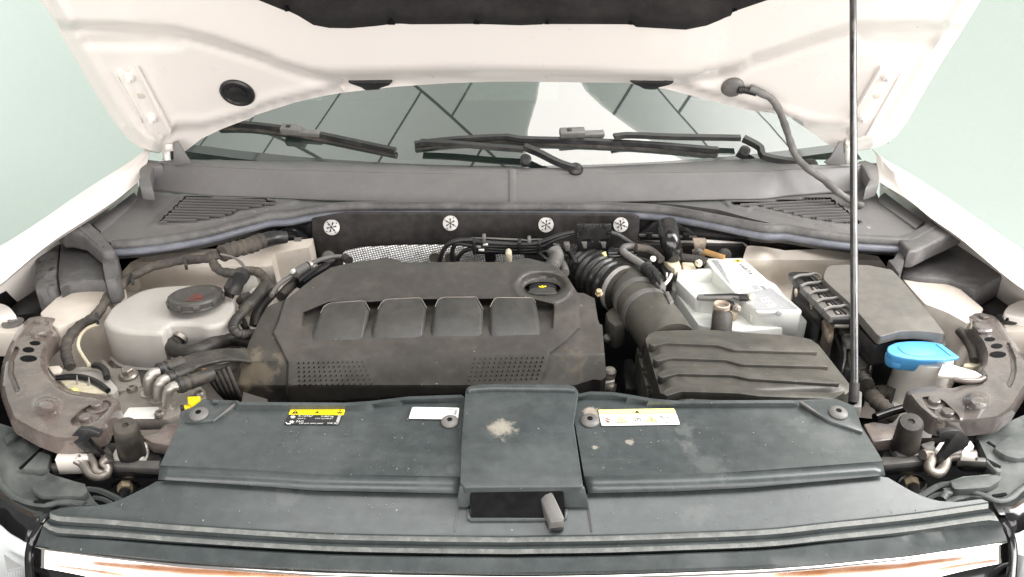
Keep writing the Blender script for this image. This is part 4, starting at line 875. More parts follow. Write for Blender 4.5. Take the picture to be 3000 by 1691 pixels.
slab('blade', B_(870, 768, 1300, 745, 1590, 762, 1580, 772, 1300, 760), bp, .002, 'black', bb, .0004, d=.003)
slab('block', B_(1430, 780, 1560, 772, 1575, 830, 1435, 832), bp, .006, 'black', bb, .001, d=.003)
slab('bracket', B_(1205, 860, 1270, 855, 1345, 870, 1365, 925, 1290, 945, 1220, 910), PZ(.950), .02, 'black', bb, .002)
disc('roller', hit(*B_(1595, 800)[0], up(bp, 0)), V((.3, -.9, .3)), [(.006, 0), (.006, .007), (.003, .008)], 'cream', bb, 12)
# ================================================================== COOLANT RESERVOIR
G = lambda *c: T(0, 800, *c)
ct = thing('coolant_reservoir', 'milky white coolant reservoir with a dark screw cap', 'reservoir')
tp = G(968, 450, 1000, 390, 1060, 310, 1180, 235, 1300, 172, 1450, 130, 1700, 108, 1950, 108, 2100, 135, 2185, 190, 2218, 270, 2205, 380, 2120, 470, 1960, 505, 1840, 478, 1610, 478, 1560, 505, 1530, 560, 1400, 560, 1200, 550, 1050, 520)
def tank_body(z1, z0, w, nm):
    P = on(PZ(z1, .04), tp); c = sum(P, V((0, 0, 0))) / len(P); bm = NB()
    P = [V(p) for p in cat(P + [P[0]], 64)[:-1]]
    rings(bm, [[V((p.x, p.y, z0)) for p in P], [V((p.x, p.y, z0 + .015)) for p in P], P]); bm.normal_update()
    es = [e for e in bm.edges if all(abs(v.co.z - z0) > .03 for v in e.verts)]
    bmesh.ops.bevel(bm, geom=es, offset=w, segments=6, profile=.5, affect='EDGES', clamp_overlap=True); return O(nm, bm, 'tank', ct, 50), P
_t, TPt = tank_body(.935, .862, .012, 'tank')
fr = [p for p in TPt]
bm = NB(); ctr = sum(TPt, V((0, 0, 0))) / len(TPt); L3 = [V((p.x + (p.x - ctr.x) * .012, p.y + (p.y - ctr.y) * .012, .880)) for p in TPt]
rings(bm, [[q + V((0, 0, -.003)) for q in L3], [V((q.x + (q.x - ctr.x) * .022, q.y + (q.y - ctr.y) * .022, q.z)) for q in L3], [q + V((0, 0, .003)) for q in L3]]); O('seam', bm, 'tank', ct, 40)
slab('moulded_panel', rnd(G(1570, 500, 1620, 480, 1820, 480, 1900, 520, 1830, 660, 1780, 790, 1560, 810), 8), (PY(.5)[0], 0), .004, 'tank', ct) if False else None
hose('moulded_rib', z3(G(1945, 510, 1870, 590, 1810, 700, 1790, 780), .935, .915, .89), .004, 'tank', ct, n=14, seg=8)
capn = V((-.03, .10, 1)).normalized(); cp = at(*G(1855, 285)[0], .962)
bm = NB(); lathe(bm, cp, capn, [(.0465, 0), (.0475, .003), (.0455, .005), (.046, .013), (.0435, .0165), (.037, .0175), (.033, .0155), (.004, .0155)], 40); cap = O('cap', bm, 'eng', ct, 30)
bm = NB(); a_, b_, n_ = axes(capn)
for i in range(9):
    q = i * 2 * math.pi / 9 + .2; u = a_ * math.cos(q) + b_ * math.sin(q); box(bm, cp + u * .0455 + capn * .009, (.005, .012, .009), (u, n_.cross(u), capn), .001)
O('cap_lugs', bm, 'eng', cap)
CPl = (capn, capn.dot(cp) + .0155)
bm = NB(); strokes(bm, G(1795, 235, 1855, 195, 1885, 232, 1905, 200, 1915, 236), 2.6, CPl, .0006); strokes(bm, G(1800, 232, 1912, 236), 2.2, CPl, .0006); strokes(bm, G(1840, 205, 1850, 230), 2, CPl, .0006); strokes(bm, G(1868, 200, 1862, 232), 2, CPl, .0006)
strokes(bm, G(1755, 254, 1915, 256), 2, CPl, .0006); O('warning_print', bm, 'red', cap)
# level sensor plug at the rear of the tank
sp_ = thing('sensor_plug', 'black two-wire plug on the rear corner of the coolant reservoir', 'plug')
hose('barrel', z3(T(0, 400, 2275, 1300, 2235, 1400, 2210, 1470), 1.0, .975), .0115, 'black', sp_, n=6, seg=18)
slab('latch', T(0, 400, 2105, 1415, 2160, 1320, 2215, 1335, 2230, 1370, 2180, 1445), PZ(.985), .02, 'black', sp_, .002)
hose('collar', z3(T(0, 400, 2290, 1300, 2262, 1345), 1.005), .0130, 'black', sp_, n=4, seg=14)
for dx in (0, 18): hose('wire', z3(T(0, 400, 2280 + dx, 1320, 2310 + dx * .5, 1270, 2290 - dx, 1200, 2200, 1140, 2080, 1110), 1.0, 1.012), .0019, 'grey', sp_, n=24, seg=6)
# ================================================================== LOOMS AND HOSES, reservoir side
def single(name, label, cate, pts, r, m, group=None, ridge=None, n=40, seg=10, flat=1.0):
    o = hose(name, pts, r, m, None, ridge, n, seg, flat=flat); return tag(o, label, cate, group)
H = lambda *c: T(0, 400, *c)
wl = thing('wiring_loom', 'taped wiring loom arching over the white inner wing around the reservoir', 'wiring loom')
def wob(r): return lambda u: r * (1 + .07 * math.sin(u * 41) + .05 * math.sin(u * 97 + 1))
hose('trunk', z3(T(700, 400, 210, 985, 100, 1030, -60, 1070, -160, 1105), .99, 1.0), wob(.0148), 'tape', wl, n=40, seg=14)
hose('branch', z3(H(2060, 1110, 1960, 1150, 1700, 1172, 1420, 1235, 1230, 1330, 1100, 1445) + G(1050, 180, 960, 330, 880, 430), 1.0, .985, .965, .955, .945), wob(.0085), 'tape', wl, n=90, seg=10)
hose('branch', z3(G(890, 420, 780, 480, 690, 560, 635, 650, 620, 740, 640, 820, 665, 890), .945, .935, .92), wob(.0085), 'tape', wl, n=60, seg=10)
hose('branch', z3(H(1990, 1110, 2010, 1190, 2080, 1270, 2200, 1290, 2350, 1265, 2450, 1290, 2520, 1370, 2560, 1460), .995, .975, .97, .955), wob(.0085), 'tape', wl, n=60, seg=10)
single('washer_pipe', 'thin cream washer pipe curving down beside the headlight bracket', 'pipe', z3(G(935, 480, 830, 520, 760, 590, 735, 680, 760, 750, 840, 870), .94, .93, .915), .0032, 'cream', n=30, seg=8)
single('corrugated_conduit', 'black corrugated conduit curling between reservoir and engine cover', 'conduit', z3(G(2330, 300, 2290, 370, 2220, 450, 2200, 520, 2250, 575, 2330, 580, 2440, 575, 2540, 570), .955, .95, .91), .0080, 'rubber', None, (26, .1), 90)
eh_ = thing('elbow_hose', 'dusty rubber elbow hose joining the front of the reservoir to the engine', 'hose')
hose('hose', z3(G(1690, 610, 1625, 660, 1640, 720, 1740, 748, 1860, 735, 2000, 675, 2140, 630, 2260, 625, 2420, 660), .915, .92, .925, .92, .91), .0125, 'rubber', eh_, n=60, seg=16)
hose('spigot', z3(G(1735, 545, 1700, 610, 1640, 665), .932, .922, .918), .0118, 'tape', eh_, n=14, seg=16)
hose('spring_clip', z3(G(1712, 592, 1690, 622), .927, .924), .0130, 'steel', eh_, n=4, seg=16)
# small pipes in the dark gap
for nm, lb, pts, r, m, rg in (
  ('heater_hose', 'black heater hose rising beside the plug', z3(G(2500, 120, 2440, 200, 2360, 290, 2290, 350), .96, .95), .0105, 'rubber', None),
  ('heater_hose', 'short tan-ended hose under the plug', z3(G(2270, 270, 2300, 240, 2360, 220), .95), .009, 'tape', None),
  ('heater_hose', 'black hose dropping behind the engine cover corner', z3(G(2580, 180, 2480, 290, 2420, 400, 2400, 500), .94, .90), .0095, 'rubber', None)):
    single(nm, lb, 'hose', pts, r, m, 'heater hoses by the reservoir', rg)
for k in range(3):
    single('lead', ('grey lead dropping into the gap beside the conduit', 'grey lead in the gap, second from the conduit', 'grey lead in the gap nearest the engine cover')[k], 'cable', z3(G(2270 + k * 25, 470, 2300 + k * 22, 520, 2350 + k * 20, 600), .93, .90), .0028, 'grey', 'leads in the gap by the engine cover', n=12, seg=6)
# tandem connectors and pipe behind the engine cover's rear corner
J = lambda *c: T(640, 640, *c, k=.15528)
fp_ = thing('fuel_line', 'black fuel line with a quick coupling along the rear corner of the engine cover', 'fuel line')
hose('line', z3(J(1000, 1460, 1080, 1320, 1200, 1200, 1400, 1070, 1560, 960, 1780, 840, 1950, 770, 2150, 725, 2420, 720), .955, .96, .965, .955), .0044, 'grey', fp_, n=50, seg=10)
hose('coupling', z3(J(1440, 1040, 1560, 960, 1660, 900), .967), .0078, 'grey', fp_, n=6, seg=12)
hose('coupling_clip', z3(J(1690, 890, 1730, 870), .967), .0088, 'alu', fp_, n=4, seg=12)
hose('coupling_clip', z3(J(1390, 1010, 1430, 985), .972), .0042, 'sticker', fp_, n=4, seg=8)
hose('end_boot', z3(J(2380, 740, 2470, 800), .96), .0075, 'rubber', fp_, ridge=(3, .12), n=20, seg=12)
cn_ = thing('cable_connector', 'long shiny black connector housing beside the engine cover with a corrugated tail', 'connector')
hose('housing', z3(J(1530, 1230, 1700, 1110, 1900, 990, 2040, 915), .945), .0125, 'gloss', cn_, n=8, seg=14, flat=.75)
slab('cover_plate', J(1500, 1095, 1690, 965, 1860, 890, 1870, 920, 1530, 1180), PZ(.962), .006, 'black', cn_, .0015)
hose('tail', z3(J(1480, 1180, 1360, 1280, 1260, 1380, 1180, 1480), .94), .0085, 'rubber', cn_, ridge=(15, .1), n=90, seg=14)
# ================================================================== REFRIGERANT BLOCK AND PIPES
rp = thing('refrigerant_plate', 'flat aluminium refrigerant plate with a white label behind the front cover', 'plate')
RPl = PZ(.918)
plp = G(1070, 1360, 1100, 1290, 1130, 1140, 1210, 1095, 1400, 1065, 1700, 1050, 1870, 1045, 1940, 1110, 1925, 1190, 1890, 1260, 1700, 1320, 1580, 1375, 1200, 1385)
slab('plate', rnd(plp, 8), RPl, .02, 'taupe', rp, .002)
slab('label', rnd(G(1140, 1375, 1215, 1270, 1525, 1262, 1455, 1375), 3), RPl, .0006, 'sticker', rp, 0, d=.0012)
for p in (G(1250, 1110), G(1100, 1325), G(1512, 1350), G(1885, 1160)):
    c = hit(*p[0], RPl); bm = NB(); lathe(bm, c, RPl[0], [(.0078, 0), (.0078, .005), (.0064, .008), (.0036, .008), (.0036, .004)], 16); O('stud', bm, 'steel', rp, 30)
labs = ('bent aluminium pipe, rearmost of the three on the plate', 'bent aluminium pipe in the middle of the three on the plate', 'bent aluminium pipe, frontmost of the three on the plate')
for (a, b, c, d, e), lb in zip((((1405, 1140), (1400, 1050), (1410, 985), (1450, 945), (1515, 930)), ((1495, 1200), (1495, 1100), (1510, 1040), (1550, 1005), (1605, 990)), ((1580, 1265), (1580, 1160), (1605, 1095), (1650, 1065), (1700, 1060))), labs):
    t = thing('refrigerant_pipe', lb, 'pipe', 'aluminium pipes on the refrigerant plate')
    hose('pipe', z3(G(*a, *b, *c, *d, *e), .918, .945, .962, .965, .965), .0074, 'alu', t, n=30, seg=16)
    disc('base_ring', at(*G(*a)[0], .918), V((0, 0, 1)), [(.012, 0), (.012, .002), (.009, .003)], 'alu', t, 20)
for pts, lb in ((G(1490, 925, 1600, 890, 1720, 845), 'ridged rubber sleeve on the rearmost aluminium pipe'), (G(1580, 1000, 1680, 960, 1770, 920), 'ridged rubber sleeve on the middle aluminium pipe'), (G(1670, 1070, 1850, 1010, 2000, 950), 'ridged rubber sleeve on the frontmost aluminium pipe')):
    t = thing('pipe_sleeve', lb, 'sleeve', 'rubber sleeves on the aluminium pipes')
    hose('sleeve', z3(pts, .965, .96), .0108, 'rubber', t, n=20, seg=16)
    P0, P1 = V(pts[0]), V(pts[-1]); hose('clamp', z3([tuple(P0.lerp(P1, .06)), tuple(P0.lerp(P1, .2))], .965), .0122, 'black', t, n=4, seg=16); hose('clamp', z3([tuple(P0.lerp(P1, .34)), tuple(P0.lerp(P1, .42))], .9635), .0120, 'black', t, n=4, seg=16)
for k in range(7):
    o = k * 21
    single('braided_hose', ('uppermost', 'second from the top', 'third from the top', 'middle', 'third from the bottom', 'second from the bottom', 'lowest')[k] + ' black braided hose bending in behind the engine cover', 'hose', z3(G(1700 + k * 12, 825 + o, 1850, 775 + o * .9, 2020, 745 + o * .75, 2180, 730 + o * .7, 2400, 750 + o * .75, 2600, 800 + o * .75), .958, .952, .90), .0040, 'rubber', 'braided hoses beside the engine cover', None, 40, 8)
for k in range(5):
    single('dark_hose', ('first', 'second', 'third', 'fourth', 'fifth')[k] + ' dark hose diving down beside the refrigerant plate, counted from the plate', 'hose', z3(G(1960 + k * 45, 960 - k * 20, 2010 + k * 45, 1040 - k * 10, 2080 + k * 42, 1130, 2150 + k * 30, 1200), .93, .90, .86), .0042, 'rubber', 'dark hoses diving down by the engine cover', None, 30, 8)
slab_ = slab('valve_tag', G(1900, 900, 1960, 890, 2000, 905, 1990, 935, 1930, 940), PZ(.955), .01, 'orange', None, .002); tag(slab_, 'small rusty orange tag on the frontmost rubber sleeve', 'tag')
yc = thing('yellow_clip', 'bright yellow plastic clip at the corner of the front cover', 'clip')
slab('clip_head', G(1765, 1165, 1890, 1160, 1885, 1185, 1800, 1240, 1775, 1230), PZ(.955), .006, 'yellow', yc, .001)
slab('clip_foot', G(1730, 1245, 1800, 1235, 1815, 1262, 1740, 1275), PZ(.950), .006, 'yellow', yc, .001)
slab('clip_stub', G(1695, 1245, 1732, 1238, 1738, 1272, 1700, 1275), PZ(.949), .008, 'black', yc, .001)
# strut mount plate, horn and bits beside the bracket
mp_ = thing('mount_bracket', 'grey steel mount bracket with one big hex bolt below the reservoir', 'bracket')
slab('plate', G(940, 800, 1000, 820, 1060, 890, 1200, 890, 1310, 940, 1340, 1060, 1120, 1120, 1030, 1000, 960, 900), PZ(.892), .03, 'taupe', mp_, .004)
c = at(*G(1215, 970)[0], .894); bm = NB(); lathe(bm, c, V((0, -.1, 1)), [(.0150, 0), (.0150, .003), (.0125, .006), (.0095, .006)], 24); O('washer', bm, 'steel', mp_); bm = NB(); lathe(bm, c, V((0, -.1, 1)), [(.0095, .005), (.0095, .014), (.008, .0155)], 6); O('bolt', bm, 'steel', mp_, 25)
hn = thing('headlight_shell', 'dusty clear headlight shell with a dark rim beside the stamped bracket', 'headlight shell')
slab('cover', rnd(G(510, 960, 600, 900, 800, 880, 950, 910, 1000, 960, 1120, 1090, 1060, 1150, 700, 1060, 560, 1010), 10), PZ(.900), .03, 'tank', hn, .006)
hose('rim', z3(G(530, 990, 650, 975, 800, 985, 930, 1040, 1020, 1110), .905), .0045, 'black', hn, n=20, seg=8)
slab('lug', G(660, 1085, 720, 1075, 745, 1105, 690, 1112), PZ(.908), .01, 'pale_yellow', hn, .002)
slab('inner_dish', G(560, 1010, 700, 1010, 880, 1060, 1010, 1130, 860, 1140, 640, 1090), PZ(.904), .01, 'cream', hn, .002)
for q in (G(715, 1050, 722, 965, 735, 1045), G(820, 1060, 835, 985, 850, 1060)): slab('fin', q, PY(at(*q[0], .905).y), .002, 'tank', hn, 0)
slab('tab', G(450, 880, 560, 872, 590, 905, 560, 940, 500, 950), PZ(.925), .004, 'paint_in', hn, .001)
hose('cable_clip', z3(G(880, 870, 940, 880, 990, 920, 1010, 990), .91), .0055, 'black', hn, n=16, seg=8)
# ================================================================== FRONT COVER
L8 = lambda *c: T(0, 800, *c); L12 = lambda *c: T(0, 1241, *c); M12 = lambda *c: T(700, 1241, *c); N12 = lambda *c: T(1450, 1241, *c); R12 = lambda *c: T(2200, 1241, *c)
M8 = lambda *c: T(700, 800, *c); N8 = lambda *c: T(1450, 800, *c); R8 = lambda *c: T(2200, 800, *c)
_s = lambda q, pl, r, sc, a, c: (*hit(*q[0], pl), r, sc, a, c)
_U, _D = PZ(.9514, .15), up(PZ(.9514, .15), .014); _F = (.17, .175, .17); _B = (.34, .31, .26)
_SP = [_s(N8(925, 1340), _U, .016, 60, .9, (.36, .31, .26)), _s(M12(2470, 55), _D, .020, 70, .6, _B), _s(N12(70, 40), _D, .018, 60, .7, _B), _s(N12(1800, 60), _U, .014, 70, .32, _F), _s(N12(1790, 180), _U, .012, 80, .32, _F), _s(N12(1850, 250), _U, .014, 70, .32, _F),
       _s(N12(2000, 400), _U, .03, 45, .25, _F), _s(R8(500, 1420), _U, .022, 70, .25, _F), _s(R12(800, 130), _U, .035, 60, .2, _F), _s(M12(2030, 430), _U, .010, 60, .25, _F), _s(N12(1270, 172), _U, .006, 120, .7, _B), _s(N12(940, 222), _U, .004, 140, .7, _B),
       _s(N12(1900, 850), PZ(.9076, .49), .022, 70, .2, _F), _s(M12(450, 700), PZ(.9076, .49), .018, 50, .2, _F)]
M['cover'] = mat('front_cover_plastic', (.049, .0575, .0585), .25, dust=((.17, .19, .188), .16, 6), speck=.45, bump=.06, bscale=1100, splash=_SP, streak=((.10, .11, .11), (9, 60, 20), .3))
fc = thing('front_cover', 'dusty dark plastic front cover over the radiator, scratched and speckled', 'front cover')
UP = PZ(.9514, .15); LO = PZ(.9076, .49)
crl = L12(1510, 395, 2576, 450) + M12(700, 478, 2100, 500); crr = N12(842, 500, 1700, 490) + R12(0, 447, 1235, 355)
stl = L12(1495, 530, 2576, 600) + M12(700, 632, 2075, 662); str_ = N12(880, 660, 1700, 640) + R12(0, 605, 1265, 490)
lipl = L8(1820, 1262, 1915, 1190, 2250, 1205) + M8(0, 1215, 500, 1220, 1000, 1224, 1250, 1207, 1600, 1165, 2100, 1148)
lipr = N8(795, 1138, 900, 1118, 1100, 1122, 1300, 1152, 1500, 1187, 1700, 1203, 2300, 1200) + R8(0, 1200, 440, 1198)
upl = lipl + M8(2140, 1180) + M12(2110, 0, 2100, 500) + list(reversed(crl)) + L12(1690, 0) + L8(1700, 1310)
upr = N12(842, 500, 755, 0) + N8(770, 1160) + lipr + R8(800, 1185, 975, 1255, 1045, 1449) + R12(1240, 345) + list(reversed(crr))
lip_all = None
def uh(x, y):
    h = 0
    if x < 1450: h += .009 * sm(17, 8, y - interp(lipl, x)) if x > 620 else 0
    else: h += .009 * sm(17, 8, y - interp(lipr, x)) if x < 2330 else 0
    return h + .0015 * math.sin(x * .006) * math.sin(y * .02)
lp2l = [(p[0], p[1] + 9) for p in lipl if p[0] > 690]; lp2r = [(p[0], p[1] + 9) for p in lipr if p[0] < 2330]
relief('upper_panel', upl, UP, uh, 13, 'cover', fc, .012, lines=[lp2l], smooth=32)
relief('upper_panel', upr, UP, uh, 13, 'cover', fc, .012, lines=[lp2r], smooth=32)
def band(name, c1, p1, c2, p2, n=30, mm='cover'): return loft(name, [on(p1, c1), on(p2, c2)], n, mm, fc, .002, sharp=True)
drop = PZ(.9365, .15)
bz = UP
band('step_face', crl, up(UP, -.001), stl, up(LO, .008)); band('step_face', crr, up(UP, -.001), str_, up(LO, .008))
grl2 = [(p[0], p[1] + 9) for p in stl]; grr2 = [(p[0], p[1] + 9) for p in str_]
# flap wedges with their edge lines
slab('corner_flap', L8(1820, 1262, 1920, 1192, 2250, 1208, 2270, 1225, 2010, 1390, 1900, 1400, 1740, 1400, 1760, 1290), UP, .006, 'cover', fc, .0015, d=.005)
slab('corner_flap', R8(455, 1212, 800, 1185, 978, 1255, 1035, 1430, 1060, 1500, 760, 1400, 730, 1385), UP, .006, 'cover', fc, .0015, d=.005)
slab('fold', L8(2225, 1210, 2252, 1215, 2010, 1392), UP, .003, 'grey', fc, .0005, d=.0075)
slab('fold', R8(455, 1212, 485, 1208, 740, 1390), UP, .003, 'grey', fc, .0005, d=.0075)
for p, r in ((L8(1878, 1335), .0125), (M8(1990, 1405), .0115), (N8(895, 1395), .0125), (R8(822, 1320), .0125)):
    torx(fc, *p[0], up(UP, .006 if p[0][0] < 700 or p[0][0] > 2300 else .001), r, 'grey')
# nose: lower panel, two rounded ridges, drop face (one pressing lofted across the car)
c_top = L12(480, 828, 560, 800, 700, 785, 850, 779, 1000, 762, 1130, 722, 1300, 640, 1440, 570, 1497, 536) + grl2[1:3] + [(1400, 1450)] + [(1600, 1450)] + list(grr2[1:-1]) + R12(1270, 512, 1500, 632, 1650, 702, 1800, 736, 1980, 742, 2090, 722, 2180, 715)
c_top = mono(L12(480, 828, 560, 800, 700, 785, 850, 779, 1000, 762, 1130, 722, 1300, 640, 1440, 570, 1495, 534, 2576, 604) + M12(700, 640, 2075, 668) + N12(880, 664, 1700, 644) + R12(0, 610, 1265, 494, 1500, 632, 1650, 702, 1800, 736, 1980, 742, 2090, 722, 2180, 715))
r1 = mono(L12(470, 850, 520, 872, 1000, 905, 1700, 962) + M12(700, 1040, 1500, 1062, 2576, 1075) + N12(300, 1072, 1000, 1062, 1700, 1040, 2576, 1002) + R12(0, 1010, 700, 945, 1500, 860, 2240, 755))
def dy(c, d): return [(p[0], p[1] + d * K) for p in c]
q1 = dy(r1, 46); g1 = dy(r1, 80); r2 = dy(r1, 112); r2b = dy(r1, 156); g2 = dy(r1, 182); f1 = dy(r1, 198); f2 = dy(r1, 330)
ch_t = mono(L12(330, 1160, 900, 1235, 1700, 1320) + M12(700, 1395, 1500, 1418, 2576, 1436) + N12(300, 1436, 1000, 1425, 1700, 1405, 2576, 1372) + R12(0, 1382, 700, 1330, 1500, 1252, 2420, 1115))
ends = lambda c, a, b: [a] + [p for p in c if a[0] + 5 < p[0] < b[0] - 5] + [b]
g1 = ends(g1, L12(440, 915)[0], R12(2290, 835)[0]); r2 = ends(r2, L12(425, 935)[0], R12(2310, 870)[0]); r2b = ends(r2b, L12(405, 965)[0], R12(2340, 920)[0]); g2 = ends(g2, L12(392, 1000)[0], R12(2362, 950)[0]); f1 = ends(f1, L12(388, 1020)[0], R12(2370, 970)[0])
f2 = ends(f2, L12(350, 1120)[0], R12(2410, 1075)[0])
cut = rnd(M12(2190, 640, 2190, 885) + N12(655, 885, 645, 640), 4, 2)
NL = 110
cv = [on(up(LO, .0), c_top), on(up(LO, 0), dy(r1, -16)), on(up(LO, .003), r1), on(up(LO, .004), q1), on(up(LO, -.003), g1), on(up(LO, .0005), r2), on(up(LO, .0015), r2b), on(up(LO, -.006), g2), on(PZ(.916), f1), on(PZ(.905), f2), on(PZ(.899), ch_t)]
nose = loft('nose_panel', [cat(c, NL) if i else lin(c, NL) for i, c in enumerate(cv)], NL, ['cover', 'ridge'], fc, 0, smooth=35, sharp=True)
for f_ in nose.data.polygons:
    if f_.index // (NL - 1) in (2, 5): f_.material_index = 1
# central air duct
du = thing('air_duct', 'raised air duct in the middle of the front cover with a dark mouth', 'air duct')
DP = up(UP, .014)
topq = M8(2135, 1120, 2150, 1080, 2180, 1060, 2260, 1050) + N8(0, 1042, 700, 1048, 755, 1070, 790, 1120) + N12(745, 0, 790, 300, 832, 585, 800, 596, 700, 596) + M12(2200, 600, 2130, 605, 2085, 560, 2095, 250, 2112, 0)
slab('top', rnd(topq, 4, 2), DP, .012, 'cover', du, .004, seg=3)
slab('rear_lip', M8(2150, 1085, 2180, 1062, 2260, 1052) + N8(0, 1044, 700, 1050, 750, 1070, 765, 1110, 690, 1098, 0, 1090) + M8(2260, 1098, 2190, 1105, 2160, 1120), DP, .01, 'cover', du, .003, d=.006)
fpl = P3(hit(*M12(2085, 590)[0], up(DP, -.001)), hit(*N12(832, 590)[0], up(DP, -.001)), hit(*M12(2075, 800)[0], up(LO, .004)))
slab('mouth_frame', M12(2080, 595, 2120, 598) + N12(810, 598, 845, 610, 890, 795, 650, 798) + N12(640, 632) + M12(2190, 640, 2185, 770, 2155, 800, 2060, 790, 2062, 700), fpl, .006, 'cover', du, .002)
mo = M12(2190, 640) + N12(640, 636, 655, 882) + M12(2188, 882)
P_ = [hit(*p, up(fpl, -.001)) for p in mo]; P_[2] = hit(*mo[2], up(LO, .002)); P_[3] = hit(*mo[3], up(LO, .002)); bm = NB()
rings(bm, [P_, [p + V((0, .05, -.012)) for p in P_]], cap0=False); O('mouth', bm, 'black', du)
bm = NB(); rings(bm, [[p + V((0, -.0016, .0012)) for p in P_], [p + V((0, .012, -.002)) for p in P_]]); O('mouth_painted_shade', bm, 'dark', du, 20)  # near-black block across the mouth, painted shade of the opening
slab('sill', M12(2145, 800, 2150, 900, 2185, 920) + N12(470, 918, 640, 918, 680, 895, 690, 800, 655, 800, 655, 885) + M12(2188, 885, 2175, 800), up(LO, .002), .006, 'cover', du, .001, d=.002)
fl = [hit(*p, q) for p, q in zip(N12(420, 690, 470, 640, 540, 640, 655, 882, 640, 920, 520, 930), [up(fpl, 0)] * 3 + [up(LO, .022)] * 3)]
bm = NB(); rings(bm, [[p + V((0, .004, -.020)) for p in fl], fl]); bev(bm, .002); O('flap', bm, 'grey', du)
slab('flap_foot', N12(470, 905, 525, 930, 650, 930, 652, 985, 620, 1005, 525, 1000), up(LO, .004), .012, 'black', du, .003, d=.006)
for q in (M12(2060, 790, 2070, 800, 2045, 1010, 2030, 1020), N12(868, 790, 890, 795, 920, 1020, 905, 1020)): slab('panel_seam', q, up(LO, .0012), .002, 'black' if q[0][0] > 1500 else 'cover', du, 0)
# stickers, lettering as printed
def sticker(name, lab, q, m, base, d=.0014, r=5):
    o = slab(name, rnd(q, r, 3), base, .0005, m, None, 0, d=d); tag(o, lab, 'sticker'); return o
KK = .2174
S1 = lambda *c: T(820, 1180, *c, k=KK)
st = thing('refrigerant_sticker', 'sticker with a yellow warning bar above black print on the front cover', 'sticker')
slab('black_field', S1(118, 158, 850, 164, 790, 296, 60, 290), UP, .0004, 'ink', st, 0, d=.0020)
slab('yellow_bar', rnd(S1(115, 158, 150, 82, 880, 88, 858, 166), 3), UP, .0004, 'yellow', st, 0, d=.0024)
slab('grey_strip', S1(785, 168, 830, 168, 795, 264, 755, 258), UP, .0003, 'inkgrey', st, 0, d=.0026)
bm = NB()
for q in (S1(155, 146, 212, 100, 250, 146),): flat(bm, q, UP, .0028)
flat(bm, S1(462, 140, 490, 128, 500, 112, 520, 120, 522, 145, 500, 136, 480, 144), UP, .0028)
for l in (S1(765, 140, 780, 128, 790, 146, 800, 122, 812, 145), S1(800, 108, 825, 104), S1(818, 148, 834, 128, 812, 126)): strokes(bm, l, 1.7, UP, .0028)
O('warning_signs', bm, 'ink', st)
bm = NB(); strokes(bm, S1(208, 112, 206, 132), 1.6, UP, .0031); strokes(bm, S1(205, 138, 204, 142), 1.6, UP, .0031); O('exclamation', bm, 'yellow', st)
text('lettering', 'R-1234yf', S1(248, 196, 436, 196, 258, 168), UP, 'inkwhite', st, .0026)
text('lettering', '0,460 kg', S1(552, 198, 718, 200, 562, 172), UP, 'inkwhite', st, .0026)
text('lettering', 'GWP 4', S1(236, 220, 340, 220, 242, 204), UP, 'inkwhite', st, .0026)
text('lettering', 'CO2 eq 0,0018 t', S1(472, 224, 706, 226, 482, 204), UP, 'inkwhite', st, .0026)
text('lettering', 'PAG', S1(216, 264, 312, 266, 226, 238), UP, 'inkwhite', st, .0026)
text('lettering', 'SAE J639 J2842 J2845', S1(256, 290, 582, 290, 260, 272), UP, 'inkwhite', st, .0026)
text('lettering', 'VW AG', S1(632, 290, 782, 290, 644, 264), UP, 'inkwhite', st, .0026)
bm = NB()
for cx, cy, r in ((175, 190, 34), (160, 258, 32)):
    for k in range(3): a = k * math.pi / 3; strokes(bm, S1(cx - r * math.cos(a), cy - r * .62 * math.sin(a), cx + r * math.cos(a), cy + r * .62 * math.sin(a)), 2.0, UP, .0026)
strokes(bm, S1(80, 264, 100, 284, 140, 284, 150, 270), 2.4, UP, .0026); O('symbol', bm, 'inkwhite', st)
st = thing('data_sticker', 'plain white sticker with faint grey print beside the air duct', 'sticker')
slab('paper', rnd(S1(1738, 205, 1785, 58, 2420, 68, 2400, 222, 1750, 214), 5), UP, .0004, 'sticker', st, 0, d=.0022)
text('lettering', '5Q0 919 00', S1(1950, 110, 2200, 112, 1958, 92), UP, 'inkgrey', st, .0028)
text('lettering', '5Q0 919 00', S1(1940, 148, 2195, 150, 1950, 130), UP, 'inkgrey', st, .0028)
text('lettering', '5A1 010 20', S1(1930, 194, 2180, 196, 1940, 174), UP, 'inkgrey', st, .0028)
bm = NB(); strokes(bm, S1(1800, 95, 1835, 92, 1838, 108), 1.4, UP, .0028); strokes(bm, S1(1840, 95, 1900, 92), 1.6, UP, .0028)
strokes(bm, S1(2250, 90, 2328, 92, 2322, 116, 2246, 114, 2250, 90), 1.2, UP, .0028); strokes(bm, S1(2375, 96, 2360, 160), 6, UP, .0028); O('print', bm, 'inkgrey', st, kind='stuff')
KW = .116460
S2 = lambda *c: T(1720, 1180, *c, k=KW)
st = thing('warning_sticker', 'wide white sticker with a pale yellow top and a row of warning signs', 'sticker')
slab('paper', rnd(S2(280, 175, 2190, 140, 2345, 545, 365, 580), 5), UP, .0004, 'sticker', st, 0, d=.0022)
slab('yellow_band', rnd(S2(280, 175, 2190, 140, 2245, 285, 312, 300), 4), UP, .0003, 'pale_yellow', st, 0, d=.0025)
bm = NB(); flat(bm, S2(1200, 258, 1248, 190, 1332, 256), UP, .0029)
for l in (S2(740, 492, 845, 350, 1025, 490, 740, 492), S2(1112, 470, 1200, 345), S2(1490, 485, 1590, 342, 1780, 482, 1490, 485)): strokes(bm, l, 1.1, UP, .0029)
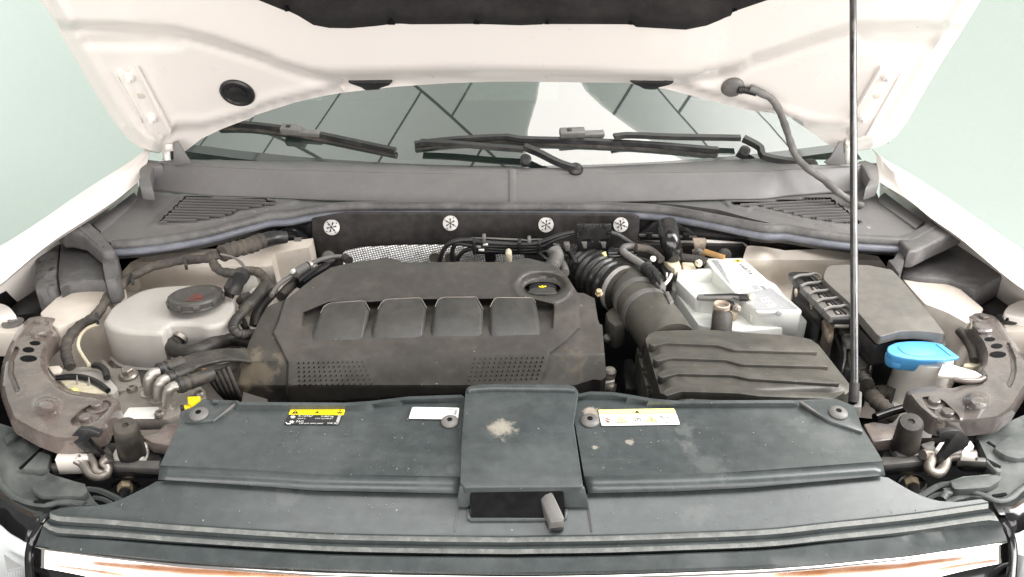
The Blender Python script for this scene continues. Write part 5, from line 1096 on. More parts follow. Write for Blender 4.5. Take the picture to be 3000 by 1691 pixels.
for l in (S2(1200, 380, 1280, 380, 1340, 410, 1355, 455), S2(1190, 420, 1230, 440), S2(1250, 425, 1290, 420), S2(1200, 465, 1235, 455), S2(1260, 450, 1300, 468), S2(1600, 385, 1615, 420, 1630, 415, 1640, 455), S2(1820, 330, 1890, 355), S2(1915, 330, 1935, 332), S2(1870, 345, 1890, 380, 2020, 380, 2065, 335), S2(1985, 495, 2030, 490, 2025, 465)): strokes(bm, l, 1.7, UP, .0032)
O('warning_signs', bm, 'ink', st)
bm = NB(); flat(bm, S2(745, 488, 845, 358, 1015, 486), UP, .0027); flat(bm, S2(1500, 480, 1590, 350, 1770, 478), UP, .0027); O('sign_fill', bm, 'pale_yellow', st)
bm = NB(); flat(bm, S2(445, 430, 575, 468, 560, 490, 500, 478, 455, 445), UP, .003)
for x in (478, 505, 530, 560): strokes(bm, S2(x, 370 + (x - 478) * .4, x + 8, 412 + (x - 478) * .35), 2.0, UP, .003)
O('hand_sign', bm, 'red', st)
bm = NB(); strokes(bm, S2(420, 355, 375, 400, 380, 450, 460, 498, 560, 505), 1, UP, .003); strokes(bm, S2(650, 400, 655, 460, 610, 490), 1, UP, .003); O('ring_sign', bm, 'inkgrey', st)
# dried splashes are in the material of the cover; specks are grit on it
M['grit'] = mat('grit', (.26, .25, .23), .8, dust=((.12, .12, .12), .6, 60))
bm = NB()
for i in range(170):
    x, y = random.uniform(470, 2560), random.uniform(1215, 1390); p = hit(x, y, up(UP, .0012)); r = random.choice((.0004, .0005, .0006, .0010))
    if 1365 < x < 1715 or sdist(upl if x < 1500 else upr, x, y) < 14: continue
    a = random.random() * 3; lathe(bm, p, UP[0], [(r, 0), (r * .8, .0003)], 5)
for i in range(90):
    x, y = random.uniform(250, 2700), random.uniform(1455, 1545); p = hit(x, y, up(LO, .0006)); r = random.choice((.0004, .0005, .0009))
    if 1350 < x < 1740 or y > interp(r1, x) - 8 or y < interp(c_top, x) + 8: continue
    lathe(bm, p, LO[0], [(r, 0), (r * .8, .0003)], 5)
O('dirt_specks', bm, 'grit', fc, kind='stuff')
# ================================================================== CHROME STRIP AND GRILLE
gr = thing('grille_trim', 'bright chrome trim strip along the top of the grille below the front cover', 'trim')
cb_ = lin(ch_t, 80); kx = lambda p: 57 + 75 * sm(0, 800, min(p[0] - 100, 2960 - p[0]))
ch_b = [(p[0], p[1] + kx(p)) for p in cb_]
cz_ = lambda t: [at(p[0], p[1] + kx(p) * t + 1, .8995 - (.0190 * t + .0010 * t * (t - 1)) * kx(p) / 57) for p in cb_]
loft('chrome_strip', [cz_(0), cz_(.1), cz_(.3), cz_(.5), cz_(.75), cz_(1), [q + V((0, .012, -.012)) for q in cz_(1)]], 80, 'chrome', gr, .002, smooth=60, sharp=True)
loft('dark_grille', [on(PZ(.874), ch_b), [p + V((0, .0, -.12)) for p in on(PZ(.874), ch_b)]], 40, 'gloss', gr, .004)
# ================================================================== HEADLIGHTS
hl = thing('headlight', 'headlight with dusty grey-green housing at the refrigerant plate side', 'headlight', 'headlights')
HP = PZ(.905)
def hgt_l(x, y): return .010 * sm(10, 40, sdist(L12(200, 545, 760, 560, 820, 640, 820, 760, 560, 690, 300, 680), x, y)) + .006 * noise.noise(V((x * .02, y * .02, 1)))
relief('housing', L12(-300, 60, 0, 0, 200, 60, 400, 230, 480, 300, 430, 440, 490, 480, 700, 545, 800, 570, 830, 640, 900, 740, 935, 770, 760, 775, 600, 745, 450, 745, 400, 790, 240, 790, 100, 680, 0, 540, -300, 300), HP, hgt_l, 11, 'hgrey', hl, .03, smooth=60)
slab('housing_block', rnd(L12(375, 262, 478, 300, 440, 420, 340, 432, 212, 425), 5), HP, .012, 'hgrey', hl, .004, d=.009)
slab('housing_block', rnd(L12(330, 545, 700, 548, 800, 575, 830, 640, 770, 690, 640, 680, 380, 685, 300, 620), 8), HP, .014, 'hgrey', hl, .006, d=.011)
slab('housing_rib', L12(20, 120, 160, 60, 190, 80, 60, 190), HP, .01, 'hgrey', hl, .003, d=.006)
slab('housing_groove', L12(395, 215, 410, 225, 190, 430, 175, 420), HP, .002, 'dark', hl, 0, d=.0015)
hose('housing_rim', z3(L12(-60, 480, 30, 600, 130, 690, 240, 745, 400, 780, 480, 770, 560, 745, 700, 748, 800, 770), .906), .005, 'hgrey', hl, n=40, seg=8)
slab('socket', L12(310, 735, 345, 720, 455, 735, 420, 755, 325, 750), HP, .002, 'dark', hl, 0, d=.006)
loft('gloss_edge', [on(PZ(.907), L12(-300, 420, 0, 560, 110, 690, 240, 770, 400, 800, 510, 815)), on(PZ(.902), L12(-300, 600, 0, 720, 150, 830, 280, 900, 380, 940, 420, 930)), on(PZ(.885), L12(-300, 800, 0, 945, 100, 1030, 200, 1090, 260, 1120, 330, 1040))], 30, 'gloss', hl, .003, smooth=60)
M['lens'] = mat('clear_lens', (.70, .74, .75), .08, coat=1.0, grain=.02, ior=1.45)
loft('lens', [on(PZ(.884), L12(-300, 790, 0, 950, 100, 1035, 200, 1092, 255, 1125)), on(PZ(.850), L12(-300, 1100, 0, 1180, 100, 1220, 180, 1260, 245, 1290)), on(PZ(.80), L12(-300, 1500, 0, 1520, 100, 1520, 180, 1500, 265, 1480))], 24, 'lens', hl, .003, smooth=60)
slab('reflector', L12(35, 1230, 220, 1350, 65, 1385), PZ(.858), .004, 'inkgrey', hl, .001)
hose('gap_edge', z3(L12(400, 950, 335, 1060, 300, 1150, 285, 1280, 295, 1480), .90, .86), .0065, 'gloss', hl, n=24, seg=10)
hl = thing('headlight', 'headlight with dusty grey-green housing at the washer filler side', 'headlight', 'headlights')
def hgt_r(x, y): return .010 * sm(10, 40, sdist(R12(1880, 540, 2300, 480, 2400, 520, 2200, 620, 1920, 610), x, y)) + .006 * noise.noise(V((x * .02, y * .02, 5)))
relief('housing', R12(2130, 120, 2300, 40, 2576, -80, 2900, 0, 2900, 450, 2576, 560, 2480, 640, 2440, 720, 2310, 755, 2200, 700, 2080, 690, 1960, 720, 1900, 740, 1800, 735, 1820, 660, 1890, 600, 1880, 540, 2000, 500, 2340, 470, 2360, 400, 2230, 330), HP, hgt_r, 11, 'hgrey', hl, .03, smooth=60)
slab('housing_block', rnd(R12(1885, 545, 2010, 505, 2330, 480, 2370, 520, 2250, 600, 1960, 620, 1900, 610), 8), HP, .014, 'hgrey', hl, .006, d=.011)
slab('housing_block', rnd(R12(2290, 230, 2420, 130, 2576, 60, 2700, 40, 2700, 300, 2520, 330, 2400, 300), 8), HP, .012, 'hgrey', hl, .004, d=.009)
slab('housing_groove', R12(2225, 175, 2245, 165, 2500, 345, 2480, 360), HP, .002, 'dark', hl, 0, d=.0015)
slab('housing_peg', R12(2230, 330, 2300, 400, 2360, 420, 2370, 450, 2320, 455, 2215, 350), HP, .01, 'hgrey', hl, .003, d=.008)
hose('housing_rim', z3(R12(1800, 720, 1850, 660, 1930, 630, 2050, 640, 2200, 690, 2320, 740, 2440, 715, 2560, 620, 2700, 560), .906), .005, 'hgrey', hl, n=40, seg=8)
slab('socket', R12(2275, 670, 2400, 650, 2420, 668, 2380, 680, 2300, 690), HP, .002, 'dark', hl, 0, d=.006)
hose('loop', z3(R12(1820, 640, 1850, 630, 1885, 650, 1850, 665, 1822, 645), .908), .0035, 'hgrey', hl, n=16, seg=6)
loft('gloss_edge', [on(PZ(.907), R12(2270, 760, 2400, 740, 2480, 720, 2576, 640, 2900, 500)), on(PZ(.902), R12(2330, 860, 2400, 860, 2480, 850, 2576, 800, 2900, 640)), on(PZ(.885), R12(2380, 930, 2420, 1000, 2480, 1035, 2576, 1000, 2900, 820))], 30, 'gloss', hl, .003, smooth=60)
loft('lens', [on(PZ(.884), R12(2475, 1040, 2520, 1020, 2576, 985, 2900, 800)), on(PZ(.850), R12(2490, 1220, 2530, 1230, 2576, 1240, 2900, 1150)), on(PZ(.80), R12(2480, 1400, 2530, 1480, 2576, 1500, 2900, 1500))], 24, 'lens', hl, .003, smooth=60)
hose('gap_edge', z3(R12(2350, 920, 2410, 1000, 2450, 1100, 2465, 1250, 2450, 1480), .90, .86), .0065, 'gloss', hl, n=24, seg=10)
# ================================================================== STAMPED BRACKETS
def stamped(lab, pts, holes, dome, slot, pocket, bolts, ears, side):
    t = thing('headlight_bracket', lab, 'bracket', 'stamped brackets over the headlights')
    pl = PZ(.952 if side < 0 else .952)
    ol = rnd(pts, 9, 3); pk = rnd(pocket, 10, 3)
    def h(x, y):
        s = sdist(ol, x, y); v = -.007 * sm(9, 0, s) - .004 * sm(16, 9, s)
        v += .017 * sm(40, 12, math.hypot((x - dome[0]) / 1.15, (y - dome[1]) / .72)) 
        v += .006 * sm(28, 22, math.hypot(x - ears[1][0], (y - ears[1][1]) * 1.5)); v -= .004 * sm(20, 8, math.hypot(x - ears[0][0], (y - ears[0][1]) * 1.7))
        v -= .008 * sm(0, 7, sdist(pk, x, y)); v -= .006 * sm(9, 4, ldist(slot, x, y))
        return v
    mt_ = 'bracket' if side < 0 else 'bracket2'; relief('plate', ol, pl, h, 6.5, mt_, t, .020, lines=[offs(ol, 9), offs(ol, 16), ring_(pk), offs(pk, 7), ring_(offs(slot + [(p[0] + .5, p[1]) for p in reversed(slot)], -4, False)), ring_(offs(slot + [(p[0] + .5, p[1]) for p in reversed(slot)], -9, False)), ell(*dome, 46, 29, 28), ell(*dome, 26, 17, 20)], smooth=45)
    for (cx, cy, rx, ry) in holes: slab('hole', ell(cx, cy, rx, ry, 20), pl, .001, 'dark', t, 0, d=.0008)
    for b in bolts: bolt(t, *b, up(pl, -.0075), .0085, mt_, 1.9, hexa=False, hgt=.008)
    bolt(t, *ears[0], up(pl, -.003), .0080, mt_, 2.1, hexa=True, hgt=.006)
    disc('boss', hit(*ears[1], up(pl, .004)), pl[0], [(.016, -.004), (.015, .002), (.0125, .004), (.003, .0042)], mt_, t, 24)
    return t
stamped('rusty brown stamped bracket beside the refrigerant plate', L8(220, 470, 280, 420, 400, 402, 520, 408, 545, 440, 500, 500, 540, 560, 545, 620, 480, 680, 430, 760, 430, 860, 470, 950, 560, 1050, 680, 1110, 900, 1140, 1090, 1180, 1140, 1230, 1130, 1300, 1020, 1440) + L12(1020, 40, 1000, 80, 860, 150, 650, 185, 520, 180, 330, 110) + L8(100, 1400, 20, 1200, -10, 1050, 20, 850, 80, 700, 140, 580),
        [(*L8(330, 660)[0], 16, 6), (*L8(268, 722)[0], 17, 7.5), (*L8(268, 805)[0], 25, 9)], L8(440, 1250)[0], L8(160, 720, 110, 820, 100, 950, 140, 1050, 165, 1110), L8(650, 1400, 760, 1290, 900, 1215, 1000, 1195, 1060, 1220, 1030, 1300, 950, 1380, 850, 1430, 700, 1460),
        [L8(925, 1270)[0], L8(815, 1395)[0]], [L8(385, 470)[0], L8(385, 548)[0]], -1)
stamped('clean brown stamped bracket beside the washer filler', R8(2030, 410, 2080, 378, 2180, 375, 2290, 400, 2340, 450, 2420, 560, 2520, 700, 2640, 850, 2640, 1050, 2576, 1150, 2480, 1300, 2340, 1400, 2100, 1430, 1850, 1440, 1700, 1410, 1560, 1290, 1450, 1150, 1480, 1110, 1560, 1085, 1750, 1065, 1900, 1090, 1990, 1060, 2160, 1030, 2190, 980, 2120, 900, 2180, 860, 2190, 760, 2150, 660, 2060, 570, 2030, 530, 2060, 480),
        [(*R8(2255, 623)[0], 16, 6), (*R8(2320, 687)[0], 17, 7), (*R8(2330, 767)[0], 25, 9)], R8(2130, 1200)[0], R8(2420, 680, 2470, 800, 2480, 920, 2460, 1000, 2430, 1060), R8(1600, 1170, 1720, 1160, 1820, 1200, 1960, 1340, 1980, 1390, 1900, 1400, 1780, 1390, 1660, 1290),
        [R8(1720, 1235)[0], R8(1845, 1345)[0]], [R8(2190, 432)[0], R8(2190, 520)[0]], 1)
# ================================================================== BONNET LATCHES AND RUBBER BUFFERS
def latch(lab, side):
    t = thing('bonnet_latch', lab, 'latch', 'bonnet latches behind the front cover'); X = L12 if side < 0 else R12
    z = .925
    if side < 0:
        slab('tray', X(440, 355, 590, 180, 660, 200, 1000, 175, 1420, 200, 1540, 340, 1500, 400, 1010, 345), PZ(.895), .02, 'black', t, .002)
        slab('front_rail', X(440, 375, 720, 350, 740, 400, 480, 420), PZ(.905), .012, 'grey', t, .002); slab('front_rail', X(1015, 345, 1510, 345, 1500, 425, 1030, 400), PZ(.905), .012, 'grey', t, .002)
        slab('lower_rail', X(440, 430, 720, 395, 760, 450, 660, 470, 500, 480), PZ(.897), .012, 'black', t, .002); slab('lower_rail', X(1030, 410, 1490, 430, 1490, 460, 1050, 455), PZ(.897), .012, 'black', t, .002)
        slab('white_body', rnd(X(515, 345, 540, 285, 600, 270, 830, 285, 850, 310, 720, 340), 3), PZ(.922), .025, 'white', t, .003)
        slab('white_frame', X(580, 265, 620, 200, 700, 195, 900, 195, 960, 260, 940, 280, 880, 225, 640, 225, 610, 265), PZ(.92), .012, 'white', t, .002)
        hose('catch_loop', z3(X(720, 335, 780, 370, 830, 440, 880, 490, 950, 500, 1000, 470, 1010, 420, 980, 370, 1030, 320), .918, .905, .902, .92), .0072, 'steel', t, n=40, seg=12)
        hose('catch_inner', z3(X(850, 300, 890, 380, 900, 440, 950, 465, 975, 440), .92, .905), .0045, 'steel', t, n=20, seg=8)
        slab('hook', rnd(X(655, 140, 740, 50, 840, 55, 950, 95, 935, 135, 860, 130, 830, 160, 880, 230, 960, 300, 900, 340, 830, 290, 740, 230), 4), PY(at(*X(800, 240)[0], .93).y, 0), .008, 'black', t, .002)
        slab('hook_arm', X(880, 260, 905, 270, 960, 330, 980, 430, 940, 450, 900, 380), PZ(.912), .006, 'gloss', t, .001)
        slab('lever', X(950, 190, 1000, 200, 1050, 260, 1050, 300, 970, 260), PZ(.915), .008, 'grey', t, .002)
    else:
        slab('tray', X(1230, 320, 1300, 140, 1420, 130, 2080, 130, 2230, 330, 1900, 300, 1660, 320), PZ(.895), .02, 'black', t, .002)
        slab('front_rail', X(1225, 310, 1665, 308, 1665, 350, 1245, 390), PZ(.905), .012, 'grey', t, .002); slab('front_rail', X(1960, 300, 2230, 320, 2220, 360, 1950, 345), PZ(.905), .012, 'grey', t, .002)
        slab('lower_rail', X(1260, 400, 1640, 360, 1650, 400, 1270, 430), PZ(.897), .012, 'black', t, .002); slab('lower_rail', X(1950, 350, 2210, 370, 2235, 400, 2010, 395), PZ(.897), .012, 'black', t, .002)
        slab('white_body', X(1735, 235, 1780, 170, 1860, 165, 1870, 240, 1800, 285), PZ(.920), .02, 'white', t, .003)
        slab('white_frame', X(1990, 260, 2070, 150, 2110, 210, 2080, 240, 2140, 300, 1990, 290), PZ(.92), .012, 'white', t, .002)
        hose('catch_loop', z3(X(1620, 295, 1690, 295, 1695, 350, 1680, 420, 1720, 470, 1780, 460, 1830, 390, 1860, 320, 1950, 300, 2130, 300), .915, .905, .90, .915), .0072, 'steel', t, n=40, seg=12)
        slab('hook', rnd(X(1770, 130, 1780, 90, 1880, 65, 1980, 70, 2060, 150, 2050, 210, 1900, 290, 1760, 410, 1710, 420, 1800, 290, 1890, 150), 4), PY(at(*X(1900, 240)[0], .93).y, 0), .008, 'black', t, .002)
        slab('lever', X(1600, 190, 1700, 160, 1740, 165, 1730, 200, 1760, 260, 1740, 290, 1640, 240), PZ(.915), .008, 'grey', t, .002)
    return t
latch('bonnet latch with a white body and black hook at the refrigerant plate side', -1); latch('bonnet latch with a black hook at the washer filler side', 1)
def buffer(lab, top, botm, cup, side):
    t = thing('rubber_buffer', lab, 'buffer', 'rubber bonnet buffers')
    a, b = at(*top, .968), at(*botm, .905); d = (a - b).normalized()
    bm = NB(); L_ = (a - b).length; lathe(bm, b, d, [(.0185, 0), (.0178, L_ * .3), (.0160, L_ * .93), (.0142, L_ * .985), (.0045, L_), (.004, L_ - .003), (.001, L_ - .003)], 28); O('rubber', bm, 'rubber', t, 30)
    slab('cup', cup, PZ(.908), .03, 'white' if side < 0 else 'grey', t, .003)
    return t
buffer('black rubber buffer in a white cup next to the rusty bracket', L12(1180, 15)[0], L12(1250, 290)[0], L12(1055, 290, 1090, 225, 1140, 215, 1150, 300, 1290, 290, 1350, 160, 1395, 170, 1390, 215, 1340, 330, 1070, 335), -1)
buffer('black rubber buffer in a grey cup in front of the washer filler', R12(1515, -20)[0], R12(1450, 230)[0], R12(1380, 295, 1310, 150, 1325, 135, 1390, 240, 1500, 250, 1580, 270, 1630, 240, 1620, 300), 1)
# brackets and fittings in the gaps below
for q, lb in ((L12(1330, 120, 1470, 85, 1550, 0, 1690, -10, 1600, 200, 1430, 180), 'painted carrier end between rubber buffer and front cover, refrigerant plate side'), (R12(1060, 0, 1160, -20, 1420, 20, 1400, 130, 1330, 150, 1150, 170), 'painted carrier end between front cover and rubber buffer, washer filler side')):
    o = slab('carrier_end', q, PZ(.915), .02, 'bracket', None, .003); tag(o, lb, 'bracket', 'carrier ends')
for q, z, lb in ((L12(1180, 580, 1180, 640, 1150, 710), .87, 'brass bolt head in the dark gap at the refrigerant plate side'), (R12(1510, 540, 1530, 600, 1545, 650), .87, 'brass bolt head in the dark gap at the washer filler side')):
    t = thing('adjuster_bolt', lb, 'bolt', 'adjuster bolts in the front gaps')
    a, b, c = [at(*p, z) for p in q]; bm = NB(); tube(bm, [a, b], .0100, 4, 6, smooth=False); O('head', bm, 'brass', t, 20); bm = NB(); tube(bm, [b, c + (c - b)], .0075, 4, 12, smooth=False); O('shank', bm, 'black', t)
    hose('ring', z3(ell(q[0][0], q[0][1] + 12, 42, 26, 20), .862), .003, 'black', t, n=40, seg=6)
for q, lb in ((L12(820, 625, 940, 640, 1120, 720, 1240, 790), 'thin grey-green bar bridging the dark gap by the headlight, refrigerant plate side'), (R12(1880, 575, 1780, 590, 1600, 690, 1500, 740), 'thin grey-green bar bridging the dark gap by the headlight, washer filler side')):
    single('headlight_stay', lb, 'stay', z3(q, .893), .0045, 'hgrey', 'headlight stays', n=16, seg=6)
for q, lb in ((L12(880, 705, 960, 715, 1040, 750, 1120, 800), 'lower thin bar in the gap, refrigerant plate side'), (R12(1820, 665, 1740, 680, 1660, 730, 1580, 780), 'lower thin bar in the gap, washer filler side')):
    single('headlight_stay', lb, 'stay', z3(q, .89), .0035, 'hgrey', 'headlight stays', n=16, seg=6)
# ================================================================== WASHER FILLER
wf = thing('washer_filler', 'white washer bottle neck with a bright blue flip cap', 'washer bottle')
neck = [(R8(1345, 850)[0], R8(1760, 940)[0], .935), ]
bm = NB(); c1 = at(*R8(1555, 905)[0], .945); c2 = at(*R8(1530, 1090)[0], .87); c3 = at(*R8(1500, 1300)[0], .83)
bm = NB(); lathe(bm, c3, V((0, 0, 1)), [(.040, -.05), (.0435, .0), (.0435, .045), (.0415, .06), (.042, .10), (.041, .112)], 32); O('neck', bm, 'white', wf, 50)
capn = V((.03, -.16, 1)).normalized(); cpc = at(*R8(1560, 770)[0], .955)
CP2 = (capn, capn.dot(cpc))
cap_o = rnd(R8(1285, 740, 1290, 690, 1370, 655, 1480, 642, 1620, 642, 1750, 655, 1800, 668, 1968, 790, 1960, 800, 1830, 818, 1600, 820, 1440, 800, 1340, 775), 8, 3)
cap_ = slab('cap', cap_o, CP2, .006, 'blue', wf, .002, d=.006, seg=3)
slab('cap_rim', rnd(R8(1300, 735, 1310, 695, 1480, 655, 1620, 655, 1780, 690, 1815, 760, 1780, 800, 1620, 818, 1440, 802, 1340, 775), 8, 3), CP2, .026, 'blue', cap_, .003)
slab('cap_dish', rnd(R8(1370, 690, 1480, 662, 1620, 662, 1730, 690, 1770, 730, 1740, 770, 1600, 785, 1450, 760), 12, 4), CP2, .002, 'blue', cap_, .0008, d=.0072)
slab('hinge_line', R8(1745, 668, 1765, 664, 1905, 770, 1885, 775), CP2, .002, 'blue', cap_, .0006, d=.0075)
slab('cap_latch', R8(1268, 740, 1290, 750, 1425, 800, 1420, 860, 1340, 840, 1270, 790), PZ(.945), .01, 'blue', cap_, .002)
slab('strap', rnd(R8(1810, 850, 1870, 850, 1960, 880, 2120, 925, 2185, 965, 2195, 990, 2150, 1000, 2000, 990, 1760, 960, 1790, 900), 6), PZ(.948), .006, 'white', wf, .002)
hose('strap_edge', z3(R8(1910, 1000, 2020, 1018, 2140, 1015, 2195, 990), .95), .0045, 'bracket', wf, n=12, seg=8)
slab('lower_panel', R8(1315, 1080, 1420, 1100, 1460, 1150, 1560, 1260, 1330, 1310), PZ(.862), .06, 'white', wf, .006)
# ================================================================== FUSE BOX
fb = thing('fuse_box', 'big dark fuse box lid with a rounded front edge next to the prop rod', 'fuse box')
FB = PZ(.952, .07)
lidp = rnd(T(2200, 400, 680, 1340, 700, 1260, 725, 1225, 780, 1212, 900, 1207, 1100, 1212, 1330, 1255) + T(2200, 800, 1420, 60, 1600, 280, 1740, 450, 1835, 575, 1700, 555, 1560, 545, 1400, 550, 1220, 600, 1190, 580, 950, 300, 750, 120), 8, 3)
def fbh(x, y): s = sdist(lidp, x, y); return -.018 * (1 - min(1, max(0, s / 26))) ** 2
M['fuse'] = mat('fuse_lid_plastic', (.115, .108, .098), .30, dust=((.24, .23, .2), .2, 10), speck=.3)
slab('lid', lidp, FB, .016, 'fuse', fb, .010, seg=5, smooth=60)
dk = R8(660, 60, 720, 20, 1215, 570, 1400, 548, 1560, 543, 1700, 553, 1840, 575, 1850, 680, 1480, 640, 1290, 660, 1170, 680, 1000, 500)
slab('lid_skirt', dk, PZ(.955), .04, 'black', fb, .004)
slab('base', R8(640, 80, 1190, 660, 1300, 640, 1850, 680, 1830, 600, 1500, 200, 900, 0), PZ(.925), .12, 'black', fb, .004)
slab('ledge', R8(1165, 668, 1290, 665, 1280, 690, 1170, 690), PZ(.932), .004, 'grey', fb, .001)
slab('ledge', R8(1160, 790, 1290, 795, 1260, 812, 1170, 806), PZ(.905), .004, 'grey', fb, .001)
lt = slab('lid_latch', R8(1465, 545, 1600, 545, 1645, 590, 1640, 605, 1520, 605), PZ(.962), .012, 'black', fb, .001)
bm = NB(); 
for l in (R8(1468, 550, 1522, 600), R8(1520, 602, 1642, 602), R8(1602, 548, 1645, 595)): strokes(bm, l, 3, PZ(.962), .0012)
O('latch_edge', bm, 'grey', lt)
# ---- terminal carrier: row of ribbed fuse clips
Q_ = lambda *c: T(2280, 760, *c, k=.23411)
tc = thing('fuse_strip', 'sloping black fuse strip with five ribbed covers between battery and fuse box', 'fuse strip')
TP = PZ(.945, .05)
slab('base', Q_(125, 165, 200, 150, 390, 155, 470, 220, 1000, 700, 890, 745, 680, 745, 600, 690), TP, .012, 'black', tc, .002)
slab('block', Q_(190, 300, 230, 290, 600, 700, 560, 760, 520, 850, 200, 520, 170, 500), PZ(.925), .09, 'black', tc, .003)
cells = [(235, 228, 180, 440, 300, 385, 190), (325, 322, 275, 525, 395, 470, 285), (410, 415, 365, 610, 490, 555, 380), (510, 515, 455, 720, 590, 665, 480), (610, 620, 555, 830, 690, 760, 580)]
for i in range(5):
    ox, oy = i * 96, i * 99
    D_ = lambda c: [p for x, y in c for p in Q_(x + ox, y + oy)]
    cv_ = slab('fuse_cover', D_(((180, 235), (262, 205), (395, 195), (470, 215), (545, 300), (500, 310), (270, 325))), TP, .012, 'grey' if i else 'black', tc, .001, d=.004)
    hose('fuse_rib', [(p[0], p[1], hit(p[0], p[1], up(TP, .009)).z) for p in D_(((182, 238), (262, 202), (395, 190), (455, 178), (510, 195), (540, 235), (538, 265)))], .0026, 'grey', cv_, n=20, seg=7)
    slab('fuse_wall', D_(((262, 204), (395, 193), (480, 270), (470, 285), (385, 212), (268, 220))), TP, .008, 'black', cv_, .0006, d=.007)
    slab('fuse_slot', D_(((295, 235), (365, 232), (425, 290), (345, 296))), TP, .001, 'dark', cv_, 0, d=.0045)
    if i: slab('fuse_link', D_(((322, 248), (356, 244), (392, 278), (356, 282))), TP, .002, 'steel', cv_, .0005, d=.0065)
for q in (Q_(205, 360, 240, 355, 245, 420, 215, 430), Q_(395, 490, 435, 540, 440, 580, 410, 590)): slab('contact', q, PZ(.932), .02, 'cream', tc, .002)
slab('lever_bar', Q_(185, 515, 250, 510, 430, 690, 525, 800, 510, 865), PZ(.90), .02, 'bracket', tc, .003)
te = thing('copper_terminal', 'tarnished copper terminal with a bright crimp at the end of the fuse strip', 'terminal')
slab('plate', Q_(545, 750, 610, 720, 650, 745, 700, 850, 700, 930, 640, 935, 600, 860), PZ(.93), .02, 'copper', te, .004)
slab('plate_edge', Q_(640, 745, 700, 760, 705, 850, 690, 950, 660, 870), PZ(.934), .02, 'copper', te, .004)
hose('crimp', z3(Q_(700, 810, 780, 815, 868, 815), .94), .0068, 'alu', te, n=6, seg=14, flat=.8)
# ---- connectors in front of the strip
kc = thing('lever_connector', 'large black connector with a grey locking lever behind the prop rod foot', 'connector')
slab('body', Q_(690, 940, 830, 900, 1190, 960, 1190, 1360, 1100, 1400, 830, 1370, 780, 1200), PZ(.905), .08, 'black', kc, .004)
slab('lever', Q_(790, 935, 860, 950, 1130, 930, 1190, 975, 1195, 1050, 1120, 1040, 860, 1060), PZ(.925), .012, 'grey', kc, .003)
slab('lever_arm', Q_(800, 945, 860, 960, 850, 1250, 815, 1370, 800, 1360, 830, 1200), PZ(.915), .01, 'grey', kc, .002)
slab('lever_arm', Q_(1135, 935, 1190, 980, 1185, 1200, 1165, 1370, 1145, 1350, 1165, 1200, 1160, 1000), PZ(.915), .01, 'grey', kc, .002)
slab('face_plate', rnd(Q_(860, 1095, 1130, 1085, 1150, 1300, 1100, 1360, 950, 1370, 880, 1320), 10), PZ(.908), .01, 'air', kc, .002)
slab('face_slot', Q_(1005, 1115, 1035, 1115, 1040, 1190, 1010, 1190), PZ(.909), .002, 'dark', kc, 0, d=.001)
slab('top_plate', Q_(760, 870, 880, 860, 1040, 865, 1110, 935, 930, 935, 830, 935), PZ(.93), .01, 'air', kc, .002)
hose('cable_boot', z3(R8(1000, 970, 1060, 1000, 1090, 1060), .90), .0115, 'rubber', kc, ridge=(4, .1), n=24, seg=14)
lm = thing('taped_cable', 'thick olive taped cable running from the connector past the washer neck', 'cable')
hose('cable', z3(R8(1050, 1060, 1120, 1130, 1200, 1220, 1300, 1310, 1370, 1360), .885, .88, .87), wob(.0125), 'tape', lm, n=30, seg=14)
hose('cable', z3(R8(1180, 1140, 1260, 1120, 1340, 1150), .875), wob(.011), 'tape', lm, n=16, seg=12)
single('stay_rod', 'dark metal stay rod running to the clean bracket', 'rod', z3(R8(1170, 1365, 1330, 1310, 1540, 1250), .90), .0064, 'gloss', n=6, seg=12)
single('overflow_hose', 'black hose with an olive band under the clean bracket', 'hose', z3(R8(1965, 545, 2020, 610, 2070, 690, 2095, 750, 2110, 830), .93, .92), .0075, 'rubber', n=24, seg=12)
o = slab('hose_bracket', R8(2010, 850, 2130, 835, 2160, 870, 2100, 888, 2005, 880), PZ(.915), .008, 'cream', None, .002); tag(o, 'small buff bracket at the foot of the olive banded hose', 'bracket')
o = slab('dark_duct', R8(80, 540, 300, 520, 570, 455, 580, 500, 580, 610, 500, 600, 0, 570), PZ(.86), .05, 'air', None, .004); tag(o, 'dark duct between the battery and the air filter box', 'duct')
o = slab('dark_pump', N8(1215, 800, 1300, 795, 1340, 880, 1330, 1090, 1230, 1090, 1210, 900), PZ(.83), .05, 'black', None, .006); tag(o, 'black unit deep in the gap beside the engine cover', 'pump')
tv = thing('hose_joint', 'small metal hose joint at the front corner of the engine cover', 'joint')
disc('cap', at(*N8(1085, 925)[0], .90), V((0, 0, 1)), [(.0095, -.01), (.0105, .0), (.008, .004), (.003, .005)], 'steel', tv, 18)
slab('block', N8(1000, 1000, 1130, 965, 1130, 1020, 1010, 1050), PZ(.888), .02, 'alu', tv, .002)
hose('ribbed_tail', z3(N8(1000, 1080, 1070, 1080, 1130, 1095), .875), .0085, 'steel', tv, ridge=(5, .12), n=30, seg=12)
disc('knob', at(*N8(1050, 620)[0], .88), V((.4, -.3, .8)), [(.0075, 0), (.007, .005), (.003, .007)], 'grey', tv, 16)
